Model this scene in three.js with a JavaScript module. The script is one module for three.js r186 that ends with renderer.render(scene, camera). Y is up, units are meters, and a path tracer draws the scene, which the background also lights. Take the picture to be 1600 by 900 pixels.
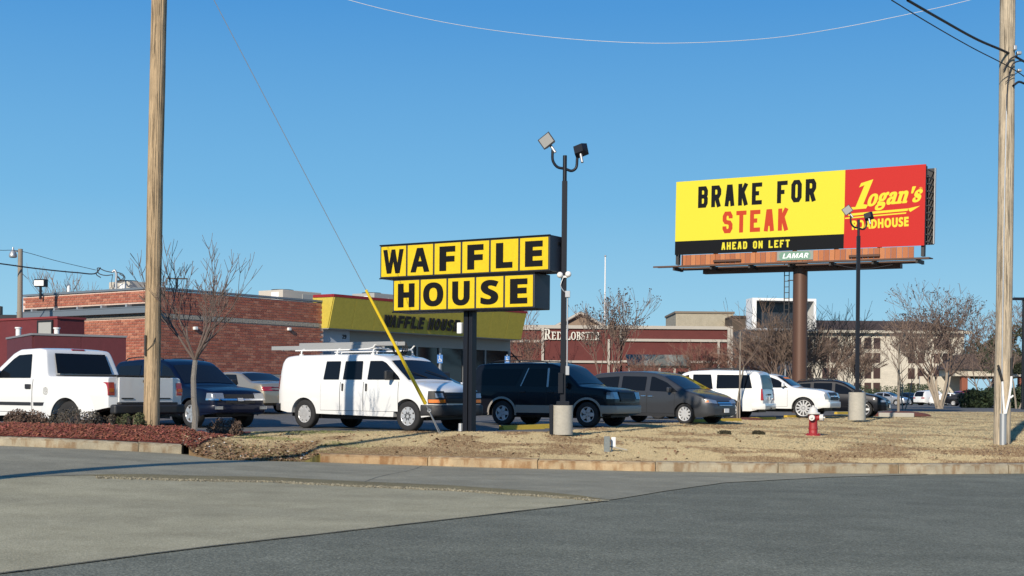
import * as THREE from 'three';
import { mergeGeometries, toCreasedNormals } from 'three/addons/utils/BufferGeometryUtils.js';
import { RoundedBoxGeometry } from 'three/addons/geometries/RoundedBoxGeometry.js';
import { TextGeometry } from 'three/addons/geometries/TextGeometry.js';
import { FontLoader } from 'three/addons/loaders/FontLoader.js';

// ---------------------------------------------------------------- camera
const F = 2100, HX = 800, HY = 612, ROLL = 0.0085, EYE = 1.45;
const scene = new THREE.Scene();
const camera = new THREE.PerspectiveCamera(2 * Math.atan(450 / F) * 180 / Math.PI, 1600 / 900, 0.1, 4000);
camera.position.set(0, EYE, 0);
camera.rotation.set(0, 0, ROLL);
camera.setViewOffset(1600, 900, 0, 450 - HY, 1600, 900);
scene.add(camera);

// ---------------------------------------------------------------- sky, sun, exposure
const srgb = v => { v /= 255; return v <= 0.04045 ? v / 12.92 : Math.pow((v + 0.055) / 1.055, 2.4); };
const EXPOSURE = 1.1;
{
  const w = 256, h = 512, d = new Float32Array(w * h * 4);
  const stops = [[-90, 96, 108, 116], [-6, 146, 178, 194], [0, 176, 216, 235], [3, 155, 207, 233], [8, 119, 184, 228], [16, 80, 152, 216], [35, 54, 117, 186], [90, 38, 86, 156]];
  for (let j = 0; j < h; j++) {
    const e = (j + 0.5) / h * 180 - 90;
    let k = 0; while (k < stops.length - 2 && stops[k + 1][0] < e) k++;
    const a = stops[k], b = stops[k + 1], t = Math.min(1, Math.max(0, (e - a[0]) / (b[0] - a[0])));
    for (let i = 0; i < w; i++) for (let c = 0; c < 4; c++)
      d[(j * w + i) * 4 + c] = c === 3 ? 1 : (srgb(a[c + 1]) * (1 - t) + srgb(b[c + 1]) * t) / EXPOSURE;
  }
  const t = new THREE.DataTexture(d, w, h, THREE.RGBAFormat, THREE.FloatType);
  t.mapping = THREE.EquirectangularReflectionMapping; t.magFilter = THREE.LinearFilter; t.minFilter = THREE.LinearFilter; t.needsUpdate = true;
  scene.background = t; scene.environment = t;
}
const sun = new THREE.DirectionalLight(new THREE.Color(1, 0.90, 0.755), 4.9);
{
  const az = 22 * Math.PI / 180, el = 25 * Math.PI / 180;
  sun.position.set(-Math.sin(az) * Math.cos(el) * 120, Math.sin(el) * 120, Math.cos(az) * Math.cos(el) * 120 - 45);
  sun.target.position.set(0, 0, -45); sun.castShadow = true;
  Object.assign(sun.shadow.camera, { left: -90, right: 90, top: 60, bottom: -60, near: 1, far: 420 });
  sun.shadow.mapSize.set(4096, 4096); sun.shadow.radius = 1;
}
scene.add(sun, sun.target);
const renderer = new THREE.WebGLRenderer({ antialias: true });
renderer.setSize(1600, 900);
renderer.toneMapping = THREE.LinearToneMapping; renderer.toneMappingExposure = EXPOSURE;
renderer.shadowMap.enabled = true;

// ---------------------------------------------------------------- helpers
function rng(seed) { let s = seed >>> 0; return () => { s = (s + 0x6D2B79F5) >>> 0; let t = s; t = Math.imul(t ^ (t >>> 15), t | 1); t ^= t + Math.imul(t ^ (t >>> 7), t | 61); return ((t ^ (t >>> 14)) >>> 0) / 4294967296; }; }
const V = (x, y, z) => new THREE.Vector3(x, y, z);
const sm = (a, b, x) => { const t = Math.min(1, Math.max(0, (x - a) / (b - a))); return t * t * (3 - 2 * t); };
const mix = (a, b, t) => a + (b - a) * t;
// a photo pixel gives a direction; depth (metres in front of the camera) gives the point
const CR = Math.cos(ROLL), SR = Math.sin(ROLL);
function P(px, py, depth) {
  const u = px - HX, v = HY - py;
  return V((u * CR - v * SR) / F * depth, EYE + (u * SR + v * CR) / F * depth, -depth);
}
const table = (pts, x) => {
  if (x <= pts[0][0]) return pts[0][1];
  for (let i = 1; i < pts.length; i++) if (x <= pts[i][0]) { const a = pts[i - 1], b = pts[i]; return b[0] === a[0] ? b[1] : a[1] + (b[1] - a[1]) * (x - a[0]) / (b[0] - a[0]); }
  return pts[pts.length - 1][1];
};
// smooth value noise, any period
function makeNoise(seed) {
  const r = rng(seed), N = 256, g = new Float32Array(N * N); for (let i = 0; i < g.length; i++) g[i] = r();
  const at = (x, y, per) => { x = ((x % per) + per) % per; y = ((y % per) + per) % per; return g[((y & 255) << 8) | (x & 255)]; };
  return (x, y, per = 256) => { const xi = Math.floor(x), yi = Math.floor(y); let fx = x - xi, fy = y - yi; fx = fx * fx * (3 - 2 * fx); fy = fy * fy * (3 - 2 * fy);
    const a = at(xi, yi, per), b = at(xi + 1, yi, per), c = at(xi, yi + 1, per), d = at(xi + 1, yi + 1, per);
    return a + (b - a) * fx + (c - a) * fy + (a - b - c + d) * fx * fy; };
}
const nz = makeNoise(7), nz2 = makeNoise(91);
const fbm = (x, y, o = 4, per = 256) => { let s = 0, a = 0.5, t = 0; for (let i = 0; i < o; i++) { s += a * nz(x, y, per); t += a; x *= 2; y *= 2; per = Math.min(256, per * 2); a *= 0.5; } return s / t; };
function dataTex(w, h, fn, color = true) {
  const d = new Uint8Array(w * h * 4), o = [0, 0, 0];
  for (let j = 0; j < h; j++) for (let i = 0; i < w; i++) { fn(i / w, j / h, o, i, j); const k = (j * w + i) * 4; for (let c = 0; c < 3; c++) d[k + c] = Math.max(0, Math.min(255, o[c])); d[k + 3] = 255; }
  const t = new THREE.DataTexture(d, w, h); t.wrapS = t.wrapT = THREE.RepeatWrapping; t.magFilter = THREE.LinearFilter; t.minFilter = THREE.LinearMipmapLinearFilter; t.generateMipmaps = true;
  if (color) t.colorSpace = THREE.SRGBColorSpace; t.needsUpdate = true; return t;
}
const taken = {};
function numbered(n) { if (!(n in taken)) { taken[n] = 0; return n; } taken[n]++; return n + '_' + String(taken[n]).padStart(3, '0'); }
function mk(name, geo, mat, parent, label) {
  const m = new THREE.Mesh(geo, mat); m.name = parent ? name : numbered(name); m.castShadow = m.receiveShadow = true;
  if (label) m.userData.label = label;
  (parent || scene).add(m); return m;
}
function thing(name, label, category, p = V(0, 0, 0), turn = 0, group) {
  const g = new THREE.Group(); g.name = numbered(name); g.position.copy(p); g.rotation.y = turn; g.userData = { label, category }; if (group) g.userData.group = group;
  scene.add(g); return g;
}
function tag(o, label, category, group, kind) { Object.assign(o.userData, { label, category }); if (group) o.userData.group = group; if (kind) o.userData.kind = kind; return o; }
function struct(name, geo, mat, label, category) { const m = mk(name, geo, mat); m.userData = { kind: 'structure', label, category }; return m; }
const flat = g => { const q = g.index ? g.toNonIndexed() : g; for (const k of Object.keys(q.attributes)) if (!['position', 'normal', 'uv'].includes(k)) q.deleteAttribute(k); if (!q.attributes.uv) q.setAttribute('uv', new THREE.BufferAttribute(new Float32Array(q.attributes.position.count * 2), 2)); if (!q.attributes.normal) q.computeVertexNormals(); return q; };
const merge = list => mergeGeometries(list.map(flat));
const box = (w, h, d, x = 0, y = 0, z = 0, ry = 0) => { const g = new THREE.BoxGeometry(w, h, d); if (ry) g.rotateY(ry); return g.translate(x, y, z); };
const rbox = (w, h, d, r, x = 0, y = 0, z = 0) => new RoundedBoxGeometry(w, h, d, 2, Math.min(r, w / 2.01, h / 2.01, d / 2.01)).translate(x, y, z);
const cyl = (r1, r2, h, x = 0, y = 0, z = 0, n = 16) => new THREE.CylinderGeometry(r1, r2, h, n).translate(x, y + h / 2, z);
function rod(a, b, r1, r2 = r1, n = 8) {
  const d = b.clone().sub(a), g = new THREE.CylinderGeometry(r2, r1, d.length(), n);
  g.applyQuaternion(new THREE.Quaternion().setFromUnitVectors(V(0, 1, 0), d.normalize())); return g.translate((a.x + b.x) / 2, (a.y + b.y) / 2, (a.z + b.z) / 2);
}
const tube = (pts, r, seg = 24, n = 6) => new THREE.TubeGeometry(new THREE.CatmullRomCurve3(pts), seg, r, n);
const lathe = (pts, n = 24) => new THREE.LatheGeometry(pts.map(p => new THREE.Vector2(p[0], p[1])), n);
function boxUV(g, s = 1) {           // uv in metres by the axis each face looks along
  g = g.index ? g.toNonIndexed() : g; const p = g.attributes.position, n = g.attributes.normal, uv = new Float32Array(p.count * 2);
  for (let i = 0; i < p.count; i++) { const ax = Math.abs(n.getX(i)), ay = Math.abs(n.getY(i)), az = Math.abs(n.getZ(i));
    const [u, v] = ay > ax && ay > az ? [p.getX(i), p.getZ(i)] : ax > az ? [p.getZ(i), p.getY(i)] : [p.getX(i), p.getY(i)]; uv[i * 2] = u * s; uv[i * 2 + 1] = v * s; }
  g.setAttribute('uv', new THREE.BufferAttribute(uv, 2)); return g;
}
function gridGeo(nu, nv, fn, uvfn) {  // fn(i/nu, j/nv) -> Vector3
  const pos = [], uv = [], idx = [];
  for (let j = 0; j <= nv; j++) for (let i = 0; i <= nu; i++) { const p = fn(i / nu, j / nv, i, j); pos.push(p.x, p.y, p.z); if (uvfn) uv.push(...uvfn(p, i / nu, j / nv)); else uv.push(i / nu, j / nv); }
  for (let j = 0; j < nv; j++) for (let i = 0; i < nu; i++) { const a = j * (nu + 1) + i, b = a + 1, c = a + nu + 1, d = c + 1; idx.push(a, b, c, b, d, c); }
  const g = new THREE.BufferGeometry(); g.setAttribute('position', new THREE.Float32BufferAttribute(pos, 3)); g.setAttribute('uv', new THREE.Float32BufferAttribute(uv, 2)); g.setIndex(idx); g.computeVertexNormals(); return g;
}
const C = (r, g, b) => new THREE.Color().setRGB(r, g, b);
const std = (c, rough = 0.8, metal = 0, o = {}) => new THREE.MeshStandardMaterial({ color: c, roughness: rough, metalness: metal, side: THREE.DoubleSide, ...o });
const paint = (c, metal = 0, rough = 0.45) => new THREE.MeshPhysicalMaterial({ color: c, roughness: rough, metalness: metal, clearcoat: 1, clearcoatRoughness: 0.05, side: THREE.DoubleSide });
// fine speckle used as bump and tint on otherwise plain materials
const speckT = dataTex(512, 512, (u, v, o) => { const n = 0.55 * nz2(u * 256, v * 256, 256) + 0.45 * fbm(u * 16, v * 16, 4, 16); const q = 205 + 50 * n; o[0] = o[1] = o[2] = q; });
const speckB = dataTex(512, 512, (u, v, o) => { const n = 255 * (0.6 * nz2(u * 256, v * 256, 256) + 0.4 * fbm(u * 32, v * 32, 3, 32)); o[0] = o[1] = o[2] = n; }, false);
const rough = (c, bump = 0.006, r = 0.92, o = {}) => std(c, r, 0, { map: speckT, bumpMap: speckB, bumpScale: bump, ...o });
const M = {
  steelDark: new THREE.MeshPhysicalMaterial({ color: C(0.010, 0.012, 0.018), roughness: 0.4, specularIntensity: 0.5, side: THREE.DoubleSide }), black: std(C(0.012, 0.012, 0.013), 0.6), rubber: std(C(0.018, 0.018, 0.019), 0.85), galv: std(C(0.42, 0.43, 0.44), 0.45, 0.6),
  alu: std(C(0.6, 0.6, 0.6), 0.4, 0.7), chrome: std(C(0.75, 0.76, 0.78), 0.12, 1), white: std(C(0.74, 0.74, 0.72), 0.5), concrete: rough(C(0.5, 0.47, 0.40), 0.004),
  trim: std(C(0.02, 0.02, 0.022), 0.55), wire: std(C(0.02, 0.02, 0.025), 0.6), greyBox: std(C(0.34, 0.34, 0.32), 0.6), beigeBox: std(C(0.45, 0.42, 0.36), 0.6),
  glassCar: new THREE.MeshPhysicalMaterial({ color: C(0.007, 0.009, 0.013), roughness: 0.06, specularIntensity: 0.38, side: THREE.DoubleSide }),
  glassShop: new THREE.MeshPhysicalMaterial({ color: C(0.012, 0.014, 0.017), roughness: 0.06, side: THREE.DoubleSide }),
  lens: new THREE.MeshPhysicalMaterial({ color: C(0.3, 0.31, 0.32), roughness: 0.15, metalness: 0.5, clearcoat: 1, side: THREE.DoubleSide }),
  amber: new THREE.MeshPhysicalMaterial({ color: C(0.75, 0.2, 0.02), roughness: 0.2, clearcoat: 1, side: THREE.DoubleSide }),
  red: new THREE.MeshPhysicalMaterial({ color: C(0.32, 0.012, 0.012), roughness: 0.2, clearcoat: 1, side: THREE.DoubleSide }),
  rim: std(C(0.62, 0.62, 0.62), 0.32, 0.35), ladder: std(C(0.36, 0.36, 0.35), 0.5, 0.3),
  yellowPaint: rough(C(0.62, 0.42, 0.05), 0.004),
};

// ---------------------------------------------------------------- ground
// the street (0 m) climbs a driveway on the left; the car park behind the verge climbs gently away from it
const roadH = (x, d) => 0.33 * sm(-2.4, -9.5, x) * sm(13, 24.5, d);
const lotH = (d, x = 10) => 0.42 + Math.min(1, Math.max(0, (d - 38) / 17)) * 0.5 * sm(3, -6, x) * sm(110, 80, d) - 0.13 * sm(70, 200, d);
function onRoad(px, py) { let d = 20; for (let i = 0; i < 40; i++) { const x = P(px, py, d).x, k = (EYE - P(px, py, d).y) / d; d = mix(d, (EYE - roadH(x, d)) / k, 0.6); } const p = P(px, py, d); p.y = roadH(p.x, d); return p; }
function onLot(px, py) { let d = 40; for (let i = 0; i < 60; i++) { const k = (EYE - P(px, py, d).y) / d; d = mix(d, (EYE - lotH(d, P(px, py, d).x)) / k, 0.3); } const p = P(px, py, d); p.y = lotH(d, p.x); return p; }
const lotAt = (px, d) => { const p = P(px, HY, d); p.y = lotH(d, p.x); return p; };

// asphalt: stones in tar, coarse patches, no two layers with the same period
function asphaltTex(base, spread, seed) {
  const r = rng(seed), n = makeNoise(seed + 1);
  return dataTex(1024, 1024, (u, v, o) => {
    const stone = n(u * 256 * 1.0, v * 256, 256), s2 = n(u * 512 + 31, v * 512, 512), f = fbm(u * 8, v * 8, 4, 8), g = r();
    let k = (stone - 0.5) * spread * 0.75 + (s2 - 0.5) * spread * 0.8 + (g - 0.5) * spread * 0.5 + (f - 0.5) * 26;
    if (g > 0.9985) k += 60; if (stone > 0.93) k += 16;
    o[0] = base[0] + k; o[1] = base[1] + k; o[2] = base[2] + k * 0.95;
  });
}
const asphB = dataTex(1024, 1024, (u, v, o) => { const n = nz2(u * 256, v * 256, 256) * 0.6 + nz(u * 512, v * 512, 512) * 0.4; o[0] = o[1] = o[2] = 255 * n; }, false);
const rep = (t, s) => { const c = t.clone(); c.repeat.set(s, s); c.needsUpdate = true; return c; };
const tAsph = asphaltTex([107, 107, 90], 54, 3), tApron = asphaltTex([158, 150, 120], 38, 5), tStrip = asphaltTex([136, 131, 110], 32, 9), tLot = asphaltTex([96, 94, 90], 36, 12);
const uvM = s => p => [p.x * s, p.z * s];
const mAsph = std(0xffffff, 0.9, 0, { map: tAsph, bumpMap: asphB, bumpScale: 0.006, vertexColors: true });
const mApron = std(0xffffff, 0.9, 0, { map: tApron, bumpMap: asphB, bumpScale: 0.004, vertexColors: true });
const mStrip = std(0xffffff, 0.9, 0, { map: tStrip, bumpMap: asphB, bumpScale: 0.004, vertexColors: true });
const mLot = std(0xffffff, 0.85, 0, { map: tLot, bumpMap: asphB, bumpScale: 0.004 });
// patches of wear: coarse noise tints, streaked along the direction of travel
function wear(g, amt, sx = 0.9, sz = 0.35, tint = [1, 1, 1]) {
  const p = g.attributes.position, c = new Float32Array(p.count * 3);
  for (let i = 0; i < p.count; i++) { const x = p.getX(i), z = p.getZ(i); const k = 1 + amt * (fbm(x * sz + 50, z * sx + 80, 4) - 0.5) * 2 + amt * 0.7 * (fbm(x * 2.6 + 9, z * 6 + 3, 3) - 0.5); for (let q = 0; q < 3; q++) c[i * 3 + q] = k * tint[q]; }
  g.setAttribute('color', new THREE.BufferAttribute(c, 3)); return g;
}
{
  struct('ground', gridGeo(40, 40, (u, v) => V(mix(-1800, 1800, u), -0.25, mix(60, -3000, v)), uvM(0.25)), rough(C(0.16, 0.135, 0.09)), 'flat dry ground running out to the horizon', 'ground');
  struct('road', wear(gridGeo(260, 150, (u, v) => { const d = mix(-14, 31, v), x = mix(-55, 60, u); return V(x, roadH(x, d), -d); }, uvM(0.25)), 0.16), mAsph, 'dark grey asphalt street in the foreground', 'road');
  /* car park below, after the verge's back edge is known */
}
// two paler aprons between the street and the kerb, sheets laid on the street
const edgeRoad = [[-300, 932], [0, 897], [300, 858], [500, 835], [700, 812], [950, 783]], edgeRoad2 = [[950, 783], [1040, 768], [1130, 755], [1300, 746], [1450, 742]];
const lipLine = [[60, 744], [140, 743], [300, 748], [420, 750], [560, 757], [700, 763], [820, 771], [905, 777], [955, 782]];
const kerbFoot = [[-300, 684], [-60, 694], [0, 697], [150, 703], [285, 710], [335, 719], [500, 723], [750, 731], [1000, 737], [1250, 740], [1450, 741], [1700, 739], [2200, 734]];
function sheet(name, lower, upper, px0, px1, n, lift, mat, label, cat, amt) {
  const g = gridGeo(n, 24, (u, v) => { const px = mix(px0, px1, u); const p = onRoad(px, mix(table(lower, px), table(upper, px), v) + (v > 0.02 && v < 0.98 ? 0 : 0)); const j = v === 0 ? 0.05 * (fbm(p.x * 2.2, 4, 3) - 0.5) : 0; p.z += j; p.y = roadH(p.x, -p.z) + lift; return p; }, uvM(0.3));
  return struct(name, wear(g, amt), mat, label, cat);
}
sheet('driveway_apron', edgeRoad, [[-300, 752], [60, 745], ...lipLine.slice(1)], -300, 952, 130, 0.005, mApron, 'pale tan worn concrete apron of the driveway', 'driveway', 0.2);
sheet('gutter_strip', [[-300, 752], [60, 745], ...lipLine.slice(1), ...edgeRoad2.slice(1)], kerbFoot, -300, 1449, 180, 0.009, mStrip, 'grey strip of paving along the foot of the kerb', 'gutter', 0.18);
{ // ragged lip of coarse aggregate between the two aprons
  const r = rng(44), peb = new THREE.IcosahedronGeometry(1, 0), N = 2600, im = new THREE.InstancedMesh(peb, rough(C(0.36, 0.32, 0.22)), N), m4 = new THREE.Matrix4(), q = new THREE.Quaternion(), e = new THREE.Euler();
  const ridge = gridGeo(110, 6, (u, v) => { const px = mix(120, 950, u), p = onRoad(px, table(lipLine, px) + mix(3.4, -4.2, v) * sm(0, 0.14, u) * sm(1, 0.86, u)); const t = Math.sin(Math.PI * v); p.y = roadH(p.x, -p.z) + 0.010 + 0.018 * t * sm(0, 0.08, u) * sm(1, 0.93, u) * (0.7 + 0.6 * fbm(px * 0.05, v * 3, 3)); return p; }, uvM(0.6));
  struct('paving_lip', wear(ridge, 0.25), std(C(0.62, 0.58, 0.46), 0.95, 0, { map: tApron, bumpMap: asphB, bumpScale: 0.01, vertexColors: true }), 'raised ragged lip of old paving across the driveway', 'paving');
  for (let i = 0; i < N; i++) { const px = 150 + r() * 790, p = onRoad(px, table(lipLine, px) + 3.4 + (r() - 0.5) * 3.6 * r()); const s = 0.006 + 0.013 * r(); p.y = roadH(p.x, -p.z) + 0.012; m4.compose(p, q.setFromEuler(e.set(r() * 6, r() * 6, r() * 6)), V(s, s * 0.7, s)); im.setMatrixAt(i, m4); im.setColorAt(i, C(1, 1, 1).multiplyScalar(0.5 + r() * 1.0)); }
  im.name = 'loose_gravel'; im.castShadow = im.receiveShadow = true; scene.add(im); tag(im, 'pale gravel spilled along the lip of the old paving', 'gravel', null, 'stuff');
}
{ // tarred seam along the edge of the apron and a few wandering cracks, thin ribbons lying on the paving
  const ribbon = (pts, w, lift, seed) => { const r = rng(seed); const N = pts.length * 10; const P3 = new THREE.CatmullRomCurve3(pts).getPoints(N); return gridGeo(N, 1, (u, v, i) => { const a = P3[Math.max(0, i - 1)], b = P3[Math.min(N, i + 1)], t = b.clone().sub(a).normalize(), k = (0.35 + 1.1 * fbm(i * 0.33 + seed, 2.5, 3)) * w * (v - 0.5), p = P3[i], j = 0.05 * (fbm(i * 0.21, seed + 0.5, 3) - 0.5); const q = V(p.x - t.z * (k + j), 0, p.z + t.x * (k + j)); q.y = roadH(q.x, -q.z) + lift; return q; }, uvM(0.5)); };
  const line = l => l.map(q => onRoad(q[0], q[1])), mT = rough(C(0.035, 0.034, 0.032), 0.004);
  const cr = (name, l, w, seed, label) => struct(name, ribbon(line(l), w, 0.012, seed), mT, label, 'crack');
  cr('paving_seam', [[-60, 904.5], [100, 884.5], [300, 858.5], [500, 835.5], [700, 812.5], [850, 795], [950, 783.5]], 0.03, 3, 'dark tarred seam between the street and the apron');
  cr('paving_crack', [[560, 757], [600, 744], [640, 736], [660, 729]], 0.012, 7, 'short crack between the lip and the kerb');
}
// ---- the verge: from the kerb (about 25 m away) up to the edge of the car park
const backLine = [[-500, 27.6], [-60, 27.6], [200, 28], [300, 29.2], [380, 31.4], [480, 33], [745, 33.2], [870, 33.8], [1000, 42.5], [1130, 49], [1300, 64], [1420, 82], [1700, 86], [2400, 90]];
struct('car_park', gridGeo(200, 90, (u, v) => { const px = mix(-3400, 5200, u), d0 = table(backLine, px) - 0.25, d = d0 + (420 - d0) * Math.pow(v, 2.4), p = P(px, HY, d); return V(p.x, lotH(d, p.x) + (v === 0 ? -0.1 : 0), -d); }, uvM(0.22)), mLot, 'grey asphalt car park behind the grass verge', 'car park');
const vergeTop = d => lotH(d) + 0.03;
const vergePt = (px, t) => { const a = onRoad(px, table(kerbFoot, px)), b = P(px, HY, table(backLine, px)); const d = mix(-a.z + 0.15 * (sm(490, 500, px) + sm(295, 285, px)), -b.z, t), x = P(px, HY, d).x; return [x, d, a.y, -b.z]; };
function vergeH(px, t) {
  const [x, d, y0, db] = vergePt(px, t), mulch = sm(390, 300, px);
  const kerbTop = 0.165 * sm(470, 505, px) + 0.165 * sm(310, 285, px);
  let y = mix(y0 + kerbTop, vergeTop(db), Math.pow(t, 0.85));
  y += mulch * 0.24 * Math.sin(Math.PI * Math.min(1, t * 1.15 + 0.02)) ;
  y += 0.035 * (fbm(x * 0.7 + 5, d * 0.7, 3) - 0.5) * sm(0, 0.15, t) * sm(1, 0.85, t);
  return [x, y, -d];
}
const tVerge = (() => { // colours of the verge laid out in metres: tan winter grass, red clay, leaf litter, green patches
  const x0 = -16, x1 = 44, d0 = 23.5, d1 = 90;
  const t = dataTex(1800, 2000, (u, v, o) => {
    const x = mix(x0, x1, u), d = mix(d0, d1, v), n = fbm(x * 0.9, d * 0.55 + 3, 4), f = nz2(x * 24, d * 24), f2 = nz(x * 30, d * 30), m = fbm(x * 4, d * 2.4 + 40, 3);
    let R = 176, G = 159, B = 118;
    const px = x / d * F + HX, back = table(backLine, px), tt = (d - 25.2) / (back - 25.2);
    const clay = sm(0.46, 0.62, n + 0.30 * sm(0.75, 0.05, tt) * sm(1200, 500, px) - 0.03 + 0.12 * sm(0.12, 0, tt) - 0.2 * sm(800, 1150, px) * sm(0.06, 0.2, tt)) * sm(300, 470, px);
    R = mix(R, 124, clay * 0.85); G = mix(G, 92, clay * 0.85); B = mix(B, 62, clay * 0.85);
    const green = sm(0.45, 0.62, fbm(x * 0.8 + 70, d * 0.8, 3)) * sm(350, 400, px) * sm(640, 470, px) * 0.8;
    R = mix(R, 122, green); G = mix(G, 122, green); B = mix(B, 66, green);
    const leaf = sm(520, 400, px) * sm(0.75, 0.2, tt); R = mix(R, 112, leaf * 0.75); G = mix(G, 84, leaf * 0.75); B = mix(B, 58, leaf * 0.75);
    const k = 0.84 + 0.3 * (m - 0.5) + 0.26 * (f - 0.5) + 0.16 * (f2 - 0.5) + 0.14; o[0] = R * k; o[1] = G * k; o[2] = B * k * 0.98;
  });
  t.wrapS = t.wrapT = THREE.ClampToEdgeWrapping; t.userData = {};
  return { t, uv: p => [(p.x - x0) / (x1 - x0), (-p.z - d0) / (d1 - d0)] };
})();
{
  const mk1 = (a, b, n, m) => gridGeo(n, m, (u, v, i, j) => { const q = vergeH(mix(a, b, u), j === 0 ? 0 : Math.pow((j - 1) / (m - 1), 1.3)); return V(q[0], q[1] - (j === 0 ? 0.25 : 0), q[2]); }, tVerge.uv);
  struct('grass_verge', mk1(296, 2300, 300, 40), std(0xffffff, 0.95, 0, { map: tVerge.t, bumpMap: rep(speckB, 40), bumpScale: 0.02 }), 'tan winter grass verge between the kerb and the car park', 'grass verge');
}
{ // mulch bed: same surface, red-brown bark
  const tM = dataTex(1024, 1024, (u, v, o) => { const a = fbm(u * 64, v * 128, 4, 64), b = nz2(u * 256, v * 512, 512), k = 0.55 + 0.55 * a + 0.35 * (b - 0.5); o[0] = 140 * k; o[1] = 62 * k; o[2] = 48 * k; });
  const g = gridGeo(160, 40, (u, v) => { const px = mix(-420, 392, u), edge = px < 285 ? 0 : sm(285, 388, px); const t = mix(edge * 0.92, 1, v); const q = vergeH(px, t); return V(q[0], q[1] + 0.016, q[2]); }, uvM(0.5));
  struct('mulch_bed', g, std(0xffffff, 0.95, 0, { map: tM, bumpMap: rep(speckB, 3), bumpScale: 0.03 }), 'bed of red-brown bark mulch behind the kerb by the driveway', 'mulch bed');
  const r = rng(5), N = 9000, im = new THREE.InstancedMesh(new THREE.BoxGeometry(0.075, 0.008, 0.022), rough(C(0.3, 0.1, 0.065)), N), m4 = new THREE.Matrix4(), q = new THREE.Quaternion(), e = new THREE.Euler();
  for (let i = 0; i < N; i++) { const px = -120 + r() * 500, edge = px < 285 ? 0 : sm(285, 388, px), t = mix(edge * 0.9 + 0.02, 1, Math.pow(r(), 1.2)), p = vergeH(px, t), s = 0.6 + r(); m4.compose(V(p[0], p[1] + 0.024, p[2]), q.setFromEuler(e.set((r() - 0.5) * 1.2, r() * 6.3, (r() - 0.5) * 1.2)), V(s, 1, s)); im.setMatrixAt(i, m4); const k = 0.4 + 1.1 * r(); im.setColorAt(i, C(k, k * (0.75 + 0.5 * r()), k)); }
  im.name = 'bark_chips'; im.castShadow = im.receiveShadow = true; scene.add(im); tag(im, 'loose red bark chips over the mulch bed', 'mulch', null, 'stuff');
}
function tufts(name, label, cat, N, seed, place, h, col) {
  const r = rng(seed), pos = [];
  for (let b = 0; b < 5; b++) { const a = r() * 6.3, l = 0.6 + 0.5 * r(), ox = (r() - 0.5) * 0.9, oz = (r() - 0.5) * 0.9, tx = ox + (r() - 0.5) * 1.1, tz = oz + (r() - 0.5) * 1.1, w = 0.13; pos.push(ox - w * Math.cos(a), -0.1, oz - w * Math.sin(a), ox + w * Math.cos(a), -0.1, oz + w * Math.sin(a), tx, l, tz); }
  const g = new THREE.BufferGeometry(); g.setAttribute('position', new THREE.Float32BufferAttribute(pos, 3)); g.computeVertexNormals();
  const im = new THREE.InstancedMesh(g, std(0xffffff, 0.95), N), m4 = new THREE.Matrix4(), q = new THREE.Quaternion(), up = V(0, 1, 0);
  for (let i = 0; i < N; i++) { const [x, y, z] = place(r), s = h * (0.5 + r()); m4.compose(V(x, y, z), q.setFromAxisAngle(up, r() * 6.3), V(s * 1.1, s, s * 1.1)); im.setMatrixAt(i, m4); const k = 0.86 + 0.28 * r(), c = col(r, x, z); im.setColorAt(i, C(c[0] * k, c[1] * k, c[2] * k)); }
  im.name = name; im.castShadow = im.receiveShadow = true; scene.add(im); return tag(im, label, cat, null, 'stuff');
}
const grassCol = (r, x, z) => { const px = x / -z * F + HX, n = fbm(x * 0.9, -z * 0.55 + 3, 4), g = sm(0.45, 0.62, fbm(x * 0.8 + 70, -z * 0.8, 3)) * sm(350, 400, px) * sm(640, 470, px); const tt = (-z - 25.2) / (table(backLine, px) - 25.2), dirt = sm(0.46, 0.62, n + 0.30 * sm(0.75, 0.05, tt) * sm(1200, 500, px) - 0.03); if (r() < dirt * 0.75) return r() < 0.5 ? [0.2, 0.125, 0.07] : [0.3, 0.215, 0.125]; return r() < g * 0.75 ? [0.2, 0.22, 0.075] : r() < 0.10 ? [0.32, 0.235, 0.135] : n > 0.56 && r() < 0.5 ? [0.37, 0.275, 0.155] : [0.5, 0.41, 0.25]; };
tufts('dry_grass', 'short tan winter grass growing on the verge', 'grass', 190000, 21, r => { let px, t, p; do { px = 330 + r() * 1290; t = 0.01 + 0.98 * Math.pow(r(), 1.6); p = vergeH(px, t); } while (px < 392 && t > sm(285, 388, px) * 0.9); return p; }, 0.026, grassCol);
{ // fallen leaves and litter at the end of the kerb and scattered over the grass
  const r = rng(77), N = 1500, g = new THREE.PlaneGeometry(0.055, 0.04, 2, 1); { const p = g.attributes.position; for (let i = 0; i < p.count; i++) p.setZ(i, Math.abs(p.getX(i)) * 0.45); g.rotateX(-Math.PI / 2); g.computeVertexNormals(); }
  const im = new THREE.InstancedMesh(g, std(0xffffff, 0.9), N), m4 = new THREE.Matrix4(), q = new THREE.Quaternion(), e = new THREE.Euler();
  for (let i = 0; i < N; i++) { const near = i < 900; const px = near ? 285 + 215 * r() : 420 + 1180 * r(), t = near ? 0.005 + 0.7 * r() * r() : 0.02 + 0.95 * r(); const p = vergeH(px, t), s = 0.6 + 0.8 * r(); m4.compose(V(p[0], p[1] + 0.02, p[2]), q.setFromEuler(e.set((r() - 0.5) * 0.9, r() * 6.3, (r() - 0.5) * 0.9)), V(s, s, s)); im.setMatrixAt(i, m4); const w = r(); im.setColorAt(i, w < 0.035 && near ? C(0.6, 0.58, 0.52) : w < 0.5 ? C(0.2, 0.11, 0.06) : C(0.34, 0.23, 0.13)); }
  im.name = 'fallen_leaves'; im.castShadow = im.receiveShadow = true; scene.add(im); tag(im, 'brown fallen leaves scattered over the verge', 'leaves', null, 'stuff');
}
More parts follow.
